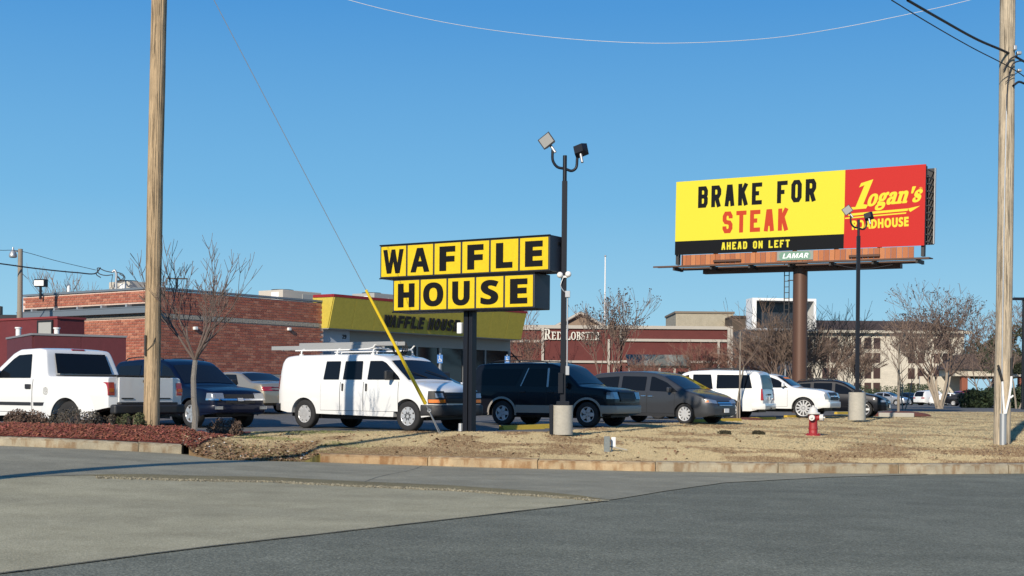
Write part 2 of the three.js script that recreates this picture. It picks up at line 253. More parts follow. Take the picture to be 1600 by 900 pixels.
// ---- kerbs: cast lengths with joints, rounded top edge
const tKerb = dataTex(1024, 256, (u, v, o) => { const n = fbm(u * 24, v * 6, 4, 24), f = nz2(u * 1024, v * 256), s = fbm(u * 64 + 9, v * 4, 5, 64), st = sm(0.40, 0.75, s) * 0.7; const k = 0.82 + 0.24 * n + 0.14 * (f - 0.5); o[0] = mix(182, 138, st) * k; o[1] = mix(172, 110, st) * k; o[2] = mix(150, 80, st) * k; });
const mKerb = [C(0.80, 0.78, 0.74), C(0.77, 0.75, 0.70), C(0.82, 0.8, 0.76)].map(c => std(c, 0.92, 0, { map: tKerb, bumpMap: speckB, bumpScale: 0.006 }));
const mClayKerb2 = std(C(0.95, 0.8, 0.64), 0.95, 0, { map: tKerb, bumpMap: speckB, bumpScale: 0.008 });
const mClayKerb = std(C(0.88, 0.68, 0.5), 0.95, 0, { map: tKerb, bumpMap: speckB, bumpScale: 0.008 });
function kerb(name, label, pxs, pieceLen, clay) {
  const root = thing(name, label, 'kerb'); const prof = [[0.0, -0.08], [0.012, 0.135], [0.022, 0.165], [0.045, 0.182], [0.075, 0.187], [0.165, 0.19], [0.17, -0.08]];
  const pts = []; for (let px = pxs[0]; px <= pxs[1]; px += 4) pts.push(onRoad(px, table(kerbFoot, px)));
  let acc = [pts[0]], run = 0, n = 0; const r = rng(9);
  const flush = () => {
    if (acc.length < 2) return; const cs = acc, N = cs.length - 1, jog = (r() - 0.5) * 0.014;
    const g = gridGeo(N, prof.length - 1, (u, v, i, j) => { const c = cs[i], a = cs[Math.max(0, i - 1)], b = cs[Math.min(N, i + 1)]; const t = V(b.x - a.x, 0, b.z - a.z).normalize(), nrm = V(t.z, 0, -t.x); if (nrm.z > 0) nrm.negate(); const e = i === 0 ? 0.008 : i === N ? -0.008 : 0; return V(c.x + t.x * e + nrm.x * prof[j][0], c.y + prof[j][1] + jog, c.z + nrm.z * prof[j][0] + t.z * e); }, (p, u, v) => [p.x * 0.16 + n * 0.37, v * 0.9]);
    const gg = toCreasedNormals(g, 0.9);
    const ends = [cs[0], cs[N]].map((c, k) => box(0.012, 0.23, 0.15, c.x + (k ? -0.012 : 0.012), c.y + 0.055 + jog, c.z - 0.088));
    mk('kerb_stone', merge([gg, ...ends]), clay && n === 0 ? mClayKerb : clay && n < clay ? mClayKerb2 : mKerb[n % 3], root); n++;
  };
  for (let i = 1; i < pts.length; i++) { run += pts[i].distanceTo(pts[i - 1]); acc.push(pts[i]); if (run > pieceLen) { flush(); acc = [pts[i]]; run = 0; } } flush();
  return root;
}
kerb('street_kerb', 'long tan concrete kerb stained with red clay in front of the grass verge', [500, 2000], 2.2, 3);
kerb('island_kerb', 'pale concrete kerb in front of the red mulch bed', [-300, 285], 3.0, 0);

// ---------------------------------------------------------------- vehicles
// a body is lofted from rings: bottom and top lines along its length, a belt above which the sides lean in, rounded plan at both ends
const wheelCache = {};
function wheelParts(R, rimR, w, n, sw, style) {
  const key = [R, rimR, w, n, sw, style].join(); if (wheelCache[key]) return wheelCache[key];
  const hw = w / 2, tyre = lathe([[rimR - 0.01, -hw * 0.8], [rimR + 0.02, -hw * 0.95], [R - 0.05, -hw], [R - 0.012, -hw * 0.86], [R, -hw * 0.5], [R, hw * 0.5], [R - 0.012, hw * 0.86], [R - 0.05, hw], [rimR + 0.02, hw * 0.95], [rimR - 0.01, hw * 0.8]], 36).rotateX(Math.PI / 2);
  const list = [lathe([[rimR + 0.004, hw * 0.86], [rimR - 0.012, hw * 0.9], [rimR - 0.03, hw * 0.7], [rimR - 0.035, -hw * 0.4]], 36).rotateX(Math.PI / 2), new THREE.CylinderGeometry(rimR * 0.2, rimR * 0.24, 0.05, 16).rotateX(Math.PI / 2).translate(0, 0, hw * 0.66)];
  for (let i = 0; i < n; i++) { const a = i / n * Math.PI * 2, s = new THREE.Shape(); const r0 = rimR * 0.15, r1 = rimR - 0.015; s.moveTo(r0, -sw * 0.55); s.lineTo(r1, -sw * 0.42); s.lineTo(r1, sw * 0.42); s.lineTo(r0, sw * 0.55); const g = new THREE.ExtrudeGeometry(s, { depth: 0.035, bevelEnabled: true, bevelSize: 0.006, bevelThickness: 0.008, bevelSegments: 1 }); g.translate(0, 0, hw * 0.55); g.rotateZ(a); list.push(g); }
  const back = merge([new THREE.CircleGeometry(rimR - 0.02, 28).translate(0, 0, hw * 0.1), new THREE.CircleGeometry(rimR - 0.02, 28).rotateY(Math.PI).translate(0, 0, -hw * 0.7)]);
  return wheelCache[key] = { tyre, rim: merge(list), back };
}
function makeCar(s) {
  const { L, W } = s, h = L / 2, mats = { body: s.paint, glass: M.glassCar, ...s.mats };
  const root = thing(s.name, s.label, s.category, s.at, s.turn, s.group); if (s.scale) root.scale.setScalar(s.scale);
  const soft = s.soft ?? 0.05, top = x => { let t = 0; for (let i = -2; i <= 2; i++) t += table(s.top, Math.max(-h, Math.min(h, x + i * soft / 2))); return t / 5; };
  const belt = x => table(s.belt, x), bot0 = x => table(s.bottom, x);
  const { f: wf, r: wr, R } = s.wheels, Ra = R + (s.arch ?? 0.07);
  const bottom = x => { let b = bot0(x); for (const c of [wf, wr]) { const q = Ra * Ra - (x - c) * (x - c); if (q > 0) b = Math.max(b, R + Math.sqrt(q) * (s.archFlat ?? 0.94)); } return b; };
  const nf = s.noseR ?? 0.5, df = s.noseIn ?? 0.22, nr = s.tailR ?? 0.3, dr = s.tailIn ?? 0.12, tum = s.tum ?? 0.22;
  const hw = (x, y) => {
    let z = W / 2; const ef = h - x, er = x + h;
    if (ef < nf) z -= df * (1 - Math.sqrt(Math.max(0, 1 - (1 - ef / nf) ** 2))); if (er < nr) z -= dr * (1 - Math.sqrt(Math.max(0, 1 - (1 - er / nr) ** 2)));
    const b = belt(x), m = 0.7 * b; if (y > b) z -= 0.035 + tum * (y - b); else if (y > m) z -= 0.035 * ((y - m) / (b - m)) ** 2; else z -= 0.03 * ((m - y) / m) ** 2 + Math.max(0, 0.36 - y) * 0.25;
    return Math.max(0.05, z);
  };
  const cr = x => Math.min(s.corner ?? 0.09, (top(x) - bottom(x)) * 0.3), crown = s.crown ?? 0.03, zTop = x => hw(x, top(x) - cr(x)) - cr(x);
  // stations
  let xs = []; const n = s.stations ?? 90; for (let i = 0; i <= n; i++) xs.push(-h + L * i / n);
  for (const e of [0.01, 0.03, 0.06]) xs.push(-h + e, h - e); for (const p of s.top) xs.push(p[0]);
  for (const c of [wf, wr]) { for (let i = 0; i <= 14; i++) xs.push(c - Ra * Math.cos(Math.PI * i / 14)); xs.push(c - Ra - 0.002, c + Ra + 0.002); }
  xs = xs.filter(x => x >= -h && x <= h).sort((a, b) => a - b).filter((x, i, a) => i === 0 || x - a[i - 1] > 0.0015);
  const NS = 14, NC = 4, NT = 5; const ring = x => {
    const yb = bottom(x), yt = top(x), c = cr(x), q = [[yb, 0]]; const ys = yt - c;
    for (let j = 0; j <= NS; j++) { const y = yb + (ys - yb) * j / NS; q.push([y, hw(x, y)]); }
    const z0 = hw(x, ys); for (let j = 1; j <= NC; j++) { const a = j / NC * Math.PI / 2; q.push([ys + c * Math.sin(a), z0 - c + c * Math.cos(a)]); }
    const zt = z0 - c; for (let j = 1; j <= NT; j++) { const z = zt * (1 - j / NT); q.push([yt + crown * (1 - (z / zt) ** 2), z]); } return q;
  };
  const rings = xs.map(ring), half = rings[0].length, full = half * 2 - 2, pos = [], idx = [];
  rings.forEach((q, i) => { for (let j = 0; j < half; j++) pos.push(xs[i], q[j][0], q[j][1]); for (let j = half - 2; j >= 1; j--) pos.push(xs[i], q[j][0], -q[j][1]); });
  for (let i = 0; i < xs.length - 1; i++) for (let j = 0; j < full; j++) { const a = i * full + j, b = i * full + (j + 1) % full, c = a + full, d = b + full; idx.push(a, c, b, b, c, d); }
  for (const [i, fl] of [[0, 0], [xs.length - 1, 1]]) for (let j = 1; j < half - 2; j++) { const o = i * full, a = o + j, b = o + j + 1, c = o + full - j, d = o + full - j - 1; if (fl) idx.push(a, c, b, b, c, d); else idx.push(a, b, c, b, d, c); }
  const bg = new THREE.BufferGeometry(); bg.setAttribute('position', new THREE.Float32BufferAttribute(pos, 3)); bg.setIndex(idx);
  const body = mk('body', toCreasedNormals(bg, 0.55), mats.body, root);
  mk('chassis', merge([box(Math.abs(wf - wr) + 0.2, 0.26, W - 0.62, (wf + wr) / 2, 0.40, 0), box(L - 0.5, 0.22, W - 0.75, 0, 0.42, 0), ...[wf, wr].map(x => box(0.16, 0.16, W - 0.4, x, R, 0))]), M.black, root);
  const A = { root, top, belt, bottom, hw, zTop, mats, L, W, h, s };
  const frontX = (y, z, sg) => { let a = 0, b = h; for (let i = 0; i < 26; i++) { const m = (a + b) / 2, x = m * sg; if (top(x) + crown * 0.6 >= y && hw(x, y) >= Math.abs(z)) a = m; else b = m; } return a * sg; };
  // flat-ish patch on a side: outline in (x, y)
  A.side = (name, pts, mat, off = 0.006, sides = [1, -1], parent = root, rad = 0.03, label) => { let last; for (const sg of sides) {
    const sh = new THREE.Shape(), N = pts.length; for (let i = 0; i < N; i++) { const p = pts[i], a = pts[(i + N - 1) % N], b = pts[(i + 1) % N], la = Math.hypot(a[0] - p[0], a[1] - p[1]), lb = Math.hypot(b[0] - p[0], b[1] - p[1]), q = Math.min(rad, la / 2.2, lb / 2.2), s1 = [p[0] + (a[0] - p[0]) * q / la, p[1] + (a[1] - p[1]) * q / la], s2 = [p[0] + (b[0] - p[0]) * q / lb, p[1] + (b[1] - p[1]) * q / lb]; if (i) sh.lineTo(...s1); else sh.moveTo(...s1); sh.quadraticCurveTo(p[0], p[1], ...s2); } sh.closePath();
    const g = new THREE.ShapeGeometry(sh, 4), p = g.attributes.position; for (let i = 0; i < p.count; i++) p.setZ(i, sg * (hw(p.getX(i), p.getY(i)) + off)); g.computeVertexNormals(); last = mk(name, g, mat, parent, label); } return last; };
  // gridded patch on a side that follows its curve: rows from y0(x) to y1(x)
  A.panel = (name, x0, x1, y0, y1, mat, off, sg, parent = root) => { const fy = (f, x) => typeof f === 'function' ? f(x) : f; return mk(name, gridGeo(10, 8, (u, v) => { const x = mix(x0, x1, u), y = mix(fy(y0, x), fy(y1, x), v); return V(x, y, sg * (hw(x, y) + off)); }), mat, parent); };
  A.door = (x0, x1, y0, hx, sides = [1, -1], handleMat = M.trim, winPts, y1) => { for (const sg of sides) { const yT = y1 ?? (x => belt(x) - 0.02); A.panel('door_gap', x0 - 0.009, x1 + 0.009, y0 - 0.009, yT, M.black, 0.002, sg, root); const d = A.panel('door', x0, x1, y0, yT, mats.body, 0.006, sg);
    if (hx !== undefined) { const y = belt(hx) - (s.handleDrop ?? 0.14); mk('handle', rbox(s.handleW ?? 0.2, s.handleH ?? 0.045, 0.04, 0.015, hx, y, sg * (hw(hx, y) + 0.02)), handleMat, d); }
    if (winPts) A.side('window', winPts, mats.glass, 0.007, [sg], d); } };
  A.topPatch = (name, x0, x1, k, mat, off = 0.008, k1 = k, parent = root, inset = 0) => mk(name, gridGeo(10, 14, (u, v) => { const x = mix(x0, x1, v), zt = zTop(x) * mix(k, k1, v), z = mix(-zt, zt, u), e = 0.03, sl = (top(Math.min(h, x + e)) - top(Math.max(-h, x - e))) / (2 * e), l = Math.hypot(sl, 1); return V(x - sl / l * off, top(x) + crown * (1 - (z / zTop(x)) ** 2) + off / l, z); }), mat, parent);
  // patch on the nose (dir 1) or tail (dir -1): outline corners given in (z, y): z0..z1 by y0..y1, sides mirrored
  A.end = (name, dir, z0, z1, y0, y1, mat, off = 0.01, mirror = true, parent = root, label) => { let last; const fy = (f, z) => typeof f === 'function' ? f(z) : f; for (const sg of mirror ? [1, -1] : [1]) last = mk(name, gridGeo(14, 8, (u, v) => { const z = mix(z0, z1, u), y = mix(fy(y0, z), fy(y1, z), v), lim = hw(dir * (h - (dir > 0 ? (s.wrapF ?? 0.26) : (s.wrapR ?? 0.10))), y) - 0.002, zc = Math.min(Math.abs(z), lim) * Math.sign(z), x0 = frontX(y, zc, dir), x = dir * Math.max(dir * x0, h - (dir > 0 ? 0.75 : (s.wrapR ?? 0.10) + 0.06)); return V(x + dir * off, y, sg * (zc + (Math.abs(zc) > W * 0.36 ? off * Math.sign(z) : 0))); }), mat, parent, label); return last; };
  A.bumper = (name, dir, y0, y1, mat, out = 0.04, wrap = 0.5) => mk(name, toCreasedNormals(gridGeo(40, 7, (u, v) => { const a = mix(-1, 1, u), zz = a * W / 2; const prof = [[0, 0], [0.8, 0.06], [1, 0.2], [1, 0.5], [1, 0.8], [0.8, 0.95], [0.3, 1], [0, 1]][Math.round(v * 7)]; const y = mix(y0, y1, prof[1]), q = Math.abs(a), e = q > 0.93 ? wrap * (q - 0.93) / 0.07 : 0, yy = Math.max(y, 0.3); const zc = Math.min(Math.abs(zz), W / 2 - 0.03), x = e > 0 ? frontX(yy, hw(dir * (h - 0.02), yy) - 0.005, dir) - dir * e : frontX(yy, Math.min(zc, hw(dir * (h - 0.01), yy) - 0.002), dir); return V(x + dir * out * prof[0] * (e > 0 ? Math.max(0, 1 - e / wrap) : 1), y, Math.sign(a) * (e > 0 ? hw(x, yy) + out * 0.45 * prof[0] : Math.min(zc, hw(dir * (h - 0.01), yy) - 0.002 + (q > 0.9 ? out * 0.3 : 0)))); }), 0.7), mat, root);
  A.mirror = (x, y, mat, sz = 0.2) => { for (const sg of [1, -1]) { const z = hw(x, belt(x) + 0.02); const m = mk('mirror', rbox(0.1, sz * 0.9, sz * 1.1, 0.04, x, y, sg * (z + sz * 0.62)), mat, root); mk('mirror_arm', rbox(0.06, 0.05, sz * 0.5, 0.02, x, y - sz * 0.2, sg * (z + 0.03)), M.trim, m); } };
  A.plate = (dir, y, z = 0) => mk('number_plate', rbox(0.02, 0.14, 0.31, 0.008, frontX(y, Math.abs(z) + 0.15, dir) + dir * 0.05, y, z), M.white, root);
  // wheels
  const wp = wheelParts(R, s.wheels.rim, s.wheels.w ?? 0.24, s.wheels.n, s.wheels.sw, 0), rm = s.wheels.mat || M.alu;
  for (const x of [wf, wr]) for (const sg of [1, -1]) { const g = new THREE.Group(); g.name = 'wheel'; g.position.set(x, R, sg * (W / 2 - (s.wheels.w ?? 0.24) / 2 - 0.02)); if (sg < 0) g.rotation.y = Math.PI; root.add(g); mk('tyre', wp.tyre, M.rubber, g); mk('rim', wp.rim, rm, g); mk('brake_disc', wp.back, M.black, g); }
  A.archTrim = (mat, w0 = 0.07, off = 0.014) => { for (const c of [wf, wr]) for (const sg of [1, -1]) mk('wheel_arch_trim', gridGeo(20, 3, (u, v) => { const a = mix(-0.12, Math.PI + 0.12, u), r = Ra - 0.006 + w0 * v, x = c - r * Math.cos(a), y = R + r * Math.sin(a) * 0.96; return V(x, y, sg * (hw(x, y) + off * Math.sin(Math.PI * Math.min(1, v + 0.3)))); }), mat, root); };
  return A;
}
const dark = (c, m = 0.1) => new THREE.MeshPhysicalMaterial({ color: c, roughness: 0.35, metalness: m, specularIntensity: 0.35, clearcoat: 0.32, clearcoatRoughness: 0.04, side: THREE.DoubleSide });
const P_ = { white: paint(C(0.70, 0.70, 0.685), 0, 0.5), black: dark(C(0.005, 0.006, 0.010)), navy: dark(C(0.002, 0.005, 0.02), 0.1), grey: dark(C(0.058, 0.061, 0.067), 0.4), gold: paint(C(0.34, 0.30, 0.23), 0.5, 0.4), silver: paint(C(0.45, 0.46, 0.48), 0.6, 0.35), red: paint(C(0.26, 0.015, 0.02), 0.1, 0.4), pearl: paint(C(0.68, 0.68, 0.66), 0.03, 0.45) };
const claddingMat = std(C(0.30, 0.27, 0.23), 0.5, 0.2);
const RAD = Math.PI / 180;

// ---- the white cargo van
{
  const s = { name: 'cargo_van', label: 'white cargo van with a ladder rack parked behind the black and yellow sign', category: 'van', at: lotAt(590, 36.0), turn: -37 * RAD, paint: P_.white, L: 5.7, W: 2.0,
    top: [[-2.85, 0.62], [-2.845, 1.2], [-2.79, 1.68], [-2.72, 1.87], [-2.6, 1.94], [-2.3, 1.97], [-0.8, 1.985], [0.5, 1.975], [0.95, 1.92], [1.12, 1.86], [1.9, 1.28], [2.0, 1.25], [2.5, 1.13], [2.74, 1.05], [2.83, 0.92], [2.85, 0.75]],
    belt: [[-2.85, 1.27], [1.6, 1.27], [2.0, 1.16], [2.85, 0.98]], bottom: [[-2.85, 0.5], [-2.4, 0.42], [1.3, 0.36], [2.4, 0.36], [2.85, 0.42]], wheels: { f: 1.93, r: -1.78, R: 0.385, rim: 0.235, n: 8, sw: 0.11, mat: std(C(0.62, 0.62, 0.62), 0.35, 0.5) },
    arch: 0.085, tum: 0.17, noseR: 0.34, noseIn: 0.2, tailR: 0.3, tailIn: 0.14, corner: 0.13, handleW: 0.05, handleH: 0.2, handleDrop: 0.16 };
  const A = makeCar(s); const b = 1.29, wt = 1.80;
  A.door(0.42, 1.62, 0.5, 0.52, [1, -1], M.trim, [[0.52, b + 0.02], [1.66, b + 0.02], [1.6, b + 0.1], [1.12, wt - 0.05], [0.98, wt], [0.55, wt]], x => Math.min(1.26, 1.26));
  A.door(-0.42, 0.40, 0.5, -0.33, [1], M.trim, [[-0.36, b + 0.02], [0.33, b + 0.02], [0.30, wt], [-0.33, wt]]);
  A.door(-1.14, -0.44, 0.5, undefined, [1], M.trim, [[-1.08, b + 0.02], [-0.5, b + 0.02], [-0.5, wt], [-1.03, wt]]);
  A.topPatch('windshield', 1.2, 1.87, 1.02, M.glassCar, 0.01, 1.05);
  A.end('headlight', 1, 0.64, 0.90, 0.86, 0.98, M.lens, 0.016); A.end('headlight_surround', 1, 0.55, 0.99, 0.70, 1.03, M.black, 0.008); A.end('indicator', 1, 0.60, 0.985, 0.735, 0.815, M.amber, 0.016);
  A.end('grille', 1, -0.56, 0.56, 0.72, 1.0, M.black, 0.02, false);
  for (const y of [0.78, 0.86, 0.94]) A.end('grille_bar', 1, -0.55, 0.55, y - 0.012, y + 0.012, M.steelDark, 0.035, false);
  A.bumper('front_bumper', 1, 0.40, 0.68, M.trim, 0.09, 0.42); A.bumper('rear_bumper', -1, 0.46, 0.66, M.trim, 0.1, 0.16); A.plate(1, 0.53);
  A.mirror(1.42, 1.42, M.trim, 0.27); A.end('taillight', -1, 0.86, 0.985, 1.05, 1.42, M.red, 0.012); A.end('rear_window', -1, 0.08, 0.78, 1.35, 1.85, M.glassCar, 0.012);
  mk('wiper', merge([rod(V(1.83, 1.38, 0.1), V(1.62, 1.57, 0.7), 0.012), rod(V(1.83, 1.38, -0.7), V(1.62, 1.57, -0.1), 0.012)]), M.black, A.root);
  for (const x of [-2.1, -0.75, 0.55]) mk('roof_rack_bar', merge([tube([V(x, 1.96, -0.78), V(x, 2.1, -0.76), V(x, 2.12, 0), V(x, 2.1, 0.76), V(x, 1.96, 0.78)], 0.022, 24, 8), rbox(0.1, 0.06, 0.07, 0.01, x, 1.97, 0.78), rbox(0.1, 0.06, 0.07, 0.01, x, 1.97, -0.78)]), M.white, A.root);
  for (const z of [0.76, -0.76]) mk('roof_rack_rail', merge([tube([V(-2.35, 2.1, z), V(0.3, 2.12, z), V(0.52, 2.15, z), V(0.62, 2.24, z)], 0.02, 24, 8)]), M.white, A.root);
  // ladder lying on the rack: two rails and its rungs
  const lad = thing('extension_ladder', 'long aluminium ladder lying on the roof rack of the white van', 'ladder', A.root.position.clone(), s.turn);
  const zr = [0.28, 0.66], y = 2.18; for (const z of zr) { mk('ladder_rail', rbox(3.9, 0.11, 0.035, 0.008, -1.45, y, z), M.ladder, lad); mk('fly_rail', rbox(3.6, 0.10, 0.03, 0.008, -0.55, y + 0.08, z + (z > 0.4 ? -0.045 : 0.045)), M.ladder, lad); }
  for (let x = -3.3; x < 0.5; x += 0.31) mk('rung', rod(V(x, y, zr[0]), V(x, y, zr[1]), 0.016), M.ladder, lad);
  const hose = thing('coiled_hose', 'coil of dark cable on the roof of the white van', 'cable', A.root.position.clone(), s.turn); mk('coil', merge([0, 1, 2].map(i => new THREE.TorusGeometry(0.2 - i * 0.03, 0.022, 8, 28).rotateY(0.25 + i * 0.12).translate(0.72, 2.15, -0.1 + i * 0.05))), M.rubber, hose);
}
// ---- big sport utility bodies share one recipe
function suv(o) {
  const A = makeCar(o), s = o; const b = x => A.belt(x) + 0.03;
  for (const [x0, x1, hx, pts] of s.doors) A.door(x0, x1, s.sill ?? 0.5, hx, [1, -1], s.handleMat || M.trim, pts);
  for (const pts of s.sideGlass || []) A.side('side_window', pts, M.glassCar, 0.007);
  A.topPatch('windshield', s.screen[0], s.screen[1], 0.97, M.glassCar, 0.01, 1.0);
  if (s.backGlass) A.topPatch('rear_window', s.backGlass[0], s.backGlass[1], 0.92, M.glassCar, 0.01, 0.95);
  const l = s.lamp; A.end('headlight', 1, l[0], l[1], l[2], l[3], M.lens, 0.012); if (l[4]) A.end('indicator', 1, l[1] - 0.14, l[1], 0.735, 0.80, M.amber, 0.016);
  const g = s.grille; A.end('grille', 1, -g[0], g[0], g[1], g[2], s.grilleMat || M.black, 0.014, false);
  for (const y of s.bars || []) A.end('grille_bar', 1, -g[0] - (s.barOut ?? 0), g[0] + (s.barOut ?? 0), y - 0.022, y + 0.022, s.barMat || M.chrome, 0.03, false);
  if (s.front) A.bumper('front_bumper', 1, s.front[0], s.front[1], s.bumperMat || s.paint, 0.06, 0.4);
  if (s.rear) A.bumper('rear_bumper', -1, s.rear[0], s.rear[1], s.bumperMat2 || s.bumperMat || s.paint, 0.08, 0.4);
  A.mirror(s.mir[0], s.mir[1], s.mirMat || s.paint, 0.2); const t = s.tail; A.end('taillight', -1, t[0], t[1], t[2], t[3], M.red, 0.012);
  if (s.plateF) A.plate(1, s.plateF); if (s.plateR) A.plate(-1, s.plateR);
  if (s.rails) for (const z of [1, -1]) mk('roof_rail', tube([V(s.rails[0], A.top(s.rails[0]) + 0.01, z * (A.zTop(s.rails[0]) - 0.02)), V(s.rails[0] + 0.15, A.top(s.rails[0] + 0.15) + 0.06, z * A.zTop(s.rails[0] + 0.15)), V(s.rails[1] - 0.15, A.top(s.rails[1] - 0.15) + 0.06, z * A.zTop(s.rails[1] - 0.15)), V(s.rails[1], A.top(s.rails[1]) + 0.01, z * (A.zTop(s.rails[1]) - 0.02))], 0.018, 24, 6), M.trim, A.root);
  if (s.trim) A.archTrim(s.trim); if (s.rocker) for (const sg of [1, -1]) A.panel('lower_cladding', A.s.wheels.r + 0.52, A.s.wheels.f - 0.52, s.rocker[0], s.rocker[1], s.trim || M.trim, 0.014, sg);
  if (s.extra) s.extra(A); return A;
}
suv({ name: 'sport_utility', label: 'black sport utility with beige wheel arch cladding behind the concrete lamp post base', category: 'car', at: lotAt(866, 40.8), turn: -31 * RAD, scale: 0.95, paint: P_.black, L: 5.2, W: 1.99,
  top: [[-2.6, 0.6], [-2.59, 1.05], [-2.53, 1.45], [-2.42, 1.84], [-2.32, 1.93], [-2.0, 1.97], [-0.5, 1.99], [0.35, 1.97], [0.62, 1.9], [0.75, 1.82], [1.34, 1.31], [1.44, 1.26], [2.2, 1.2], [2.5, 1.13], [2.58, 0.98], [2.6, 0.75]], belt: [[-2.6, 1.24], [1.3, 1.2], [2.6, 1.06]], bottom: [[-2.6, 0.5], [-2.1, 0.36], [2.2, 0.34], [2.6, 0.42]],
  wheels: { f: 1.70, r: -1.36, R: 0.395, rim: 0.235, n: 5, sw: 0.12 }, arch: 0.09, tum: 0.15, noseR: 0.32, noseIn: 0.15, tailR: 0.22, tailIn: 0.08, corner: 0.08, doors: [[0.28, 1.2, 0.42, [[0.36, 1.26], [1.22, 1.25], [0.8, 1.7], [0.66, 1.8], [0.38, 1.82]]], [-0.72, 0.26, -0.6, [[-0.66, 1.26], [0.24, 1.24], [0.24, 1.8], [-0.42, 1.8]]]],
  sideGlass: [[[-2.35, 1.28], [-0.88, 1.27], [-0.62, 1.8], [-2.1, 1.8]]], screen: [0.72, 1.33], backGlass: [-2.52, -2.43], lamp: [0.60, 0.985, 0.88, 1.09], grille: [0.5, 0.8, 1.11], bars: [0.82, 1.09], barMat: M.steelDark, front: [0.42, 0.68], rear: [0.5, 0.7], bumperMat: claddingMat, mir: [0.98, 1.3], mirMat: M.trim, tail: [0.82, 0.96, 0.9, 1.4], trim: claddingMat, rocker: [0.42, 0.66], rails: [-1.9, 0.2],
  extra: A => { for (const pts of [[[-0.70, 1.25], [-0.66, 1.25], [-0.41, 1.83], [-0.45, 1.83]], [[0.26, 1.23], [0.33, 1.23], [0.33, 1.83], [0.26, 1.83]]]) A.side('window_trim', pts, M.galv, 0.011); } });
suv({ name: 'minivan', label: 'dark grey minivan with sloping nose and silver wheels', category: 'van', at: lotAt(1031, 46.2), turn: -39 * RAD, paint: P_.grey, L: 5.15, W: 1.98,
  top: [[-2.57, 0.55], [-2.56, 0.95], [-2.44, 1.35], [-2.25, 1.6], [-2.0, 1.69], [-1.4, 1.74], [-0.3, 1.75], [0.3, 1.7], [0.62, 1.61], [1.5, 1.16], [1.65, 1.1], [2.1, 0.99], [2.38, 0.87], [2.53, 0.7], [2.57, 0.55]], belt: [[-2.57, 1.16], [-0.6, 1.08], [1.5, 1.02], [2.57, 0.8]], bottom: [[-2.57, 0.4], [-2.1, 0.27], [2.2, 0.24], [2.57, 0.32]],
  wheels: { f: 1.58, r: -1.42, R: 0.345, rim: 0.235, n: 10, sw: 0.06, mat: M.rim }, arch: 0.05, tum: 0.26, noseR: 0.75, noseIn: 0.36, soft: 0.1, sill: 0.36, handleMat: M.chrome, doors: [[0.12, 1.2, 0.26, [[0.2, 1.1], [1.32, 1.06], [0.85, 1.38], [0.3, 1.58], [0.2, 1.58]]], [-1.02, 0.1, -0.02, [[-0.96, 1.12], [0.02, 1.1], [0.02, 1.58], [-0.96, 1.6]]]],
  sideGlass: [[[-2.3, 1.3], [-1.6, 1.13], [-1.1, 1.14], [-1.1, 1.59], [-2.05, 1.54]]], screen: [0.66, 1.52], backGlass: [-2.5, -2.25], lamp: [0.42, 0.97, z => 0.66 + Math.abs(z) * 0.06, z => 0.74 + Math.abs(z) * 0.13, 1], grille: [0.42, 0.62, 0.78], bars: [0.64, 0.72], plateF: 0.46, front: null, mir: [1.05, 1.14], tail: [0.7, 0.93, 0.9, 1.15], rails: null });
suv({ name: 'sport_utility', label: 'white sport utility with dark rear glass, its tail towards the young staked tree', category: 'car', at: lotAt(1101, 53.4), turn: (180 - 24) * RAD, paint: P_.pearl, L: 5.15, W: 2.0,
  top: [[-2.57, 0.62], [-2.56, 1.08], [-2.51, 1.4], [-2.42, 1.78], [-2.34, 1.87], [-2.1, 1.91], [-0.5, 1.94], [0.35, 1.9], [0.62, 1.82], [1.32, 1.27], [1.42, 1.22], [2.2, 1.12], [2.5, 1.0], [2.57, 0.75]], belt: [[-2.57, 1.2], [1.3, 1.14], [2.57, 1.0]], bottom: [[-2.57, 0.46], [-2.1, 0.36], [2.2, 0.34], [2.57, 0.42]],
  wheels: { f: 1.63, r: -1.30, R: 0.4, rim: 0.26, n: 6, sw: 0.1 }, tum: 0.17, noseR: 0.4, tailR: 0.22, tailIn: 0.09, corner: 0.08, doors: [[0.28, 1.2, 0.42, [[0.36, 1.2], [1.22, 1.18], [0.75, 1.66], [0.38, 1.76]]], [-0.66, 0.26, -0.55, [[-0.6, 1.2], [0.22, 1.2], [0.22, 1.77], [-0.5, 1.77]]]],
  sideGlass: [[[-2.15, 1.24], [-0.74, 1.22], [-0.74, 1.76], [-2.02, 1.75]]], screen: [0.66, 1.3], backGlass: [-2.53, -2.42], lamp: [0.62, 0.98, 0.84, 1.02], grille: [0.5, 0.76, 1.02], bars: [0.9], front: [0.42, 0.68], rear: [0.42, 0.66], mir: [0.98, 1.28], tail: [0.84, 0.985, 0.78, 1.22], plateR: 0.86, rails: [-1.9, 0.1],
  extra: A => { mk('tailgate_handle', rbox(0.03, 0.06, 0.5, 0.01, -2.6, 1.0, 0), M.trim, A.root); mk('tow_hitch', rbox(0.12, 0.08, 0.1, 0.01, -2.64, 0.45, 0), M.black, A.root); } });
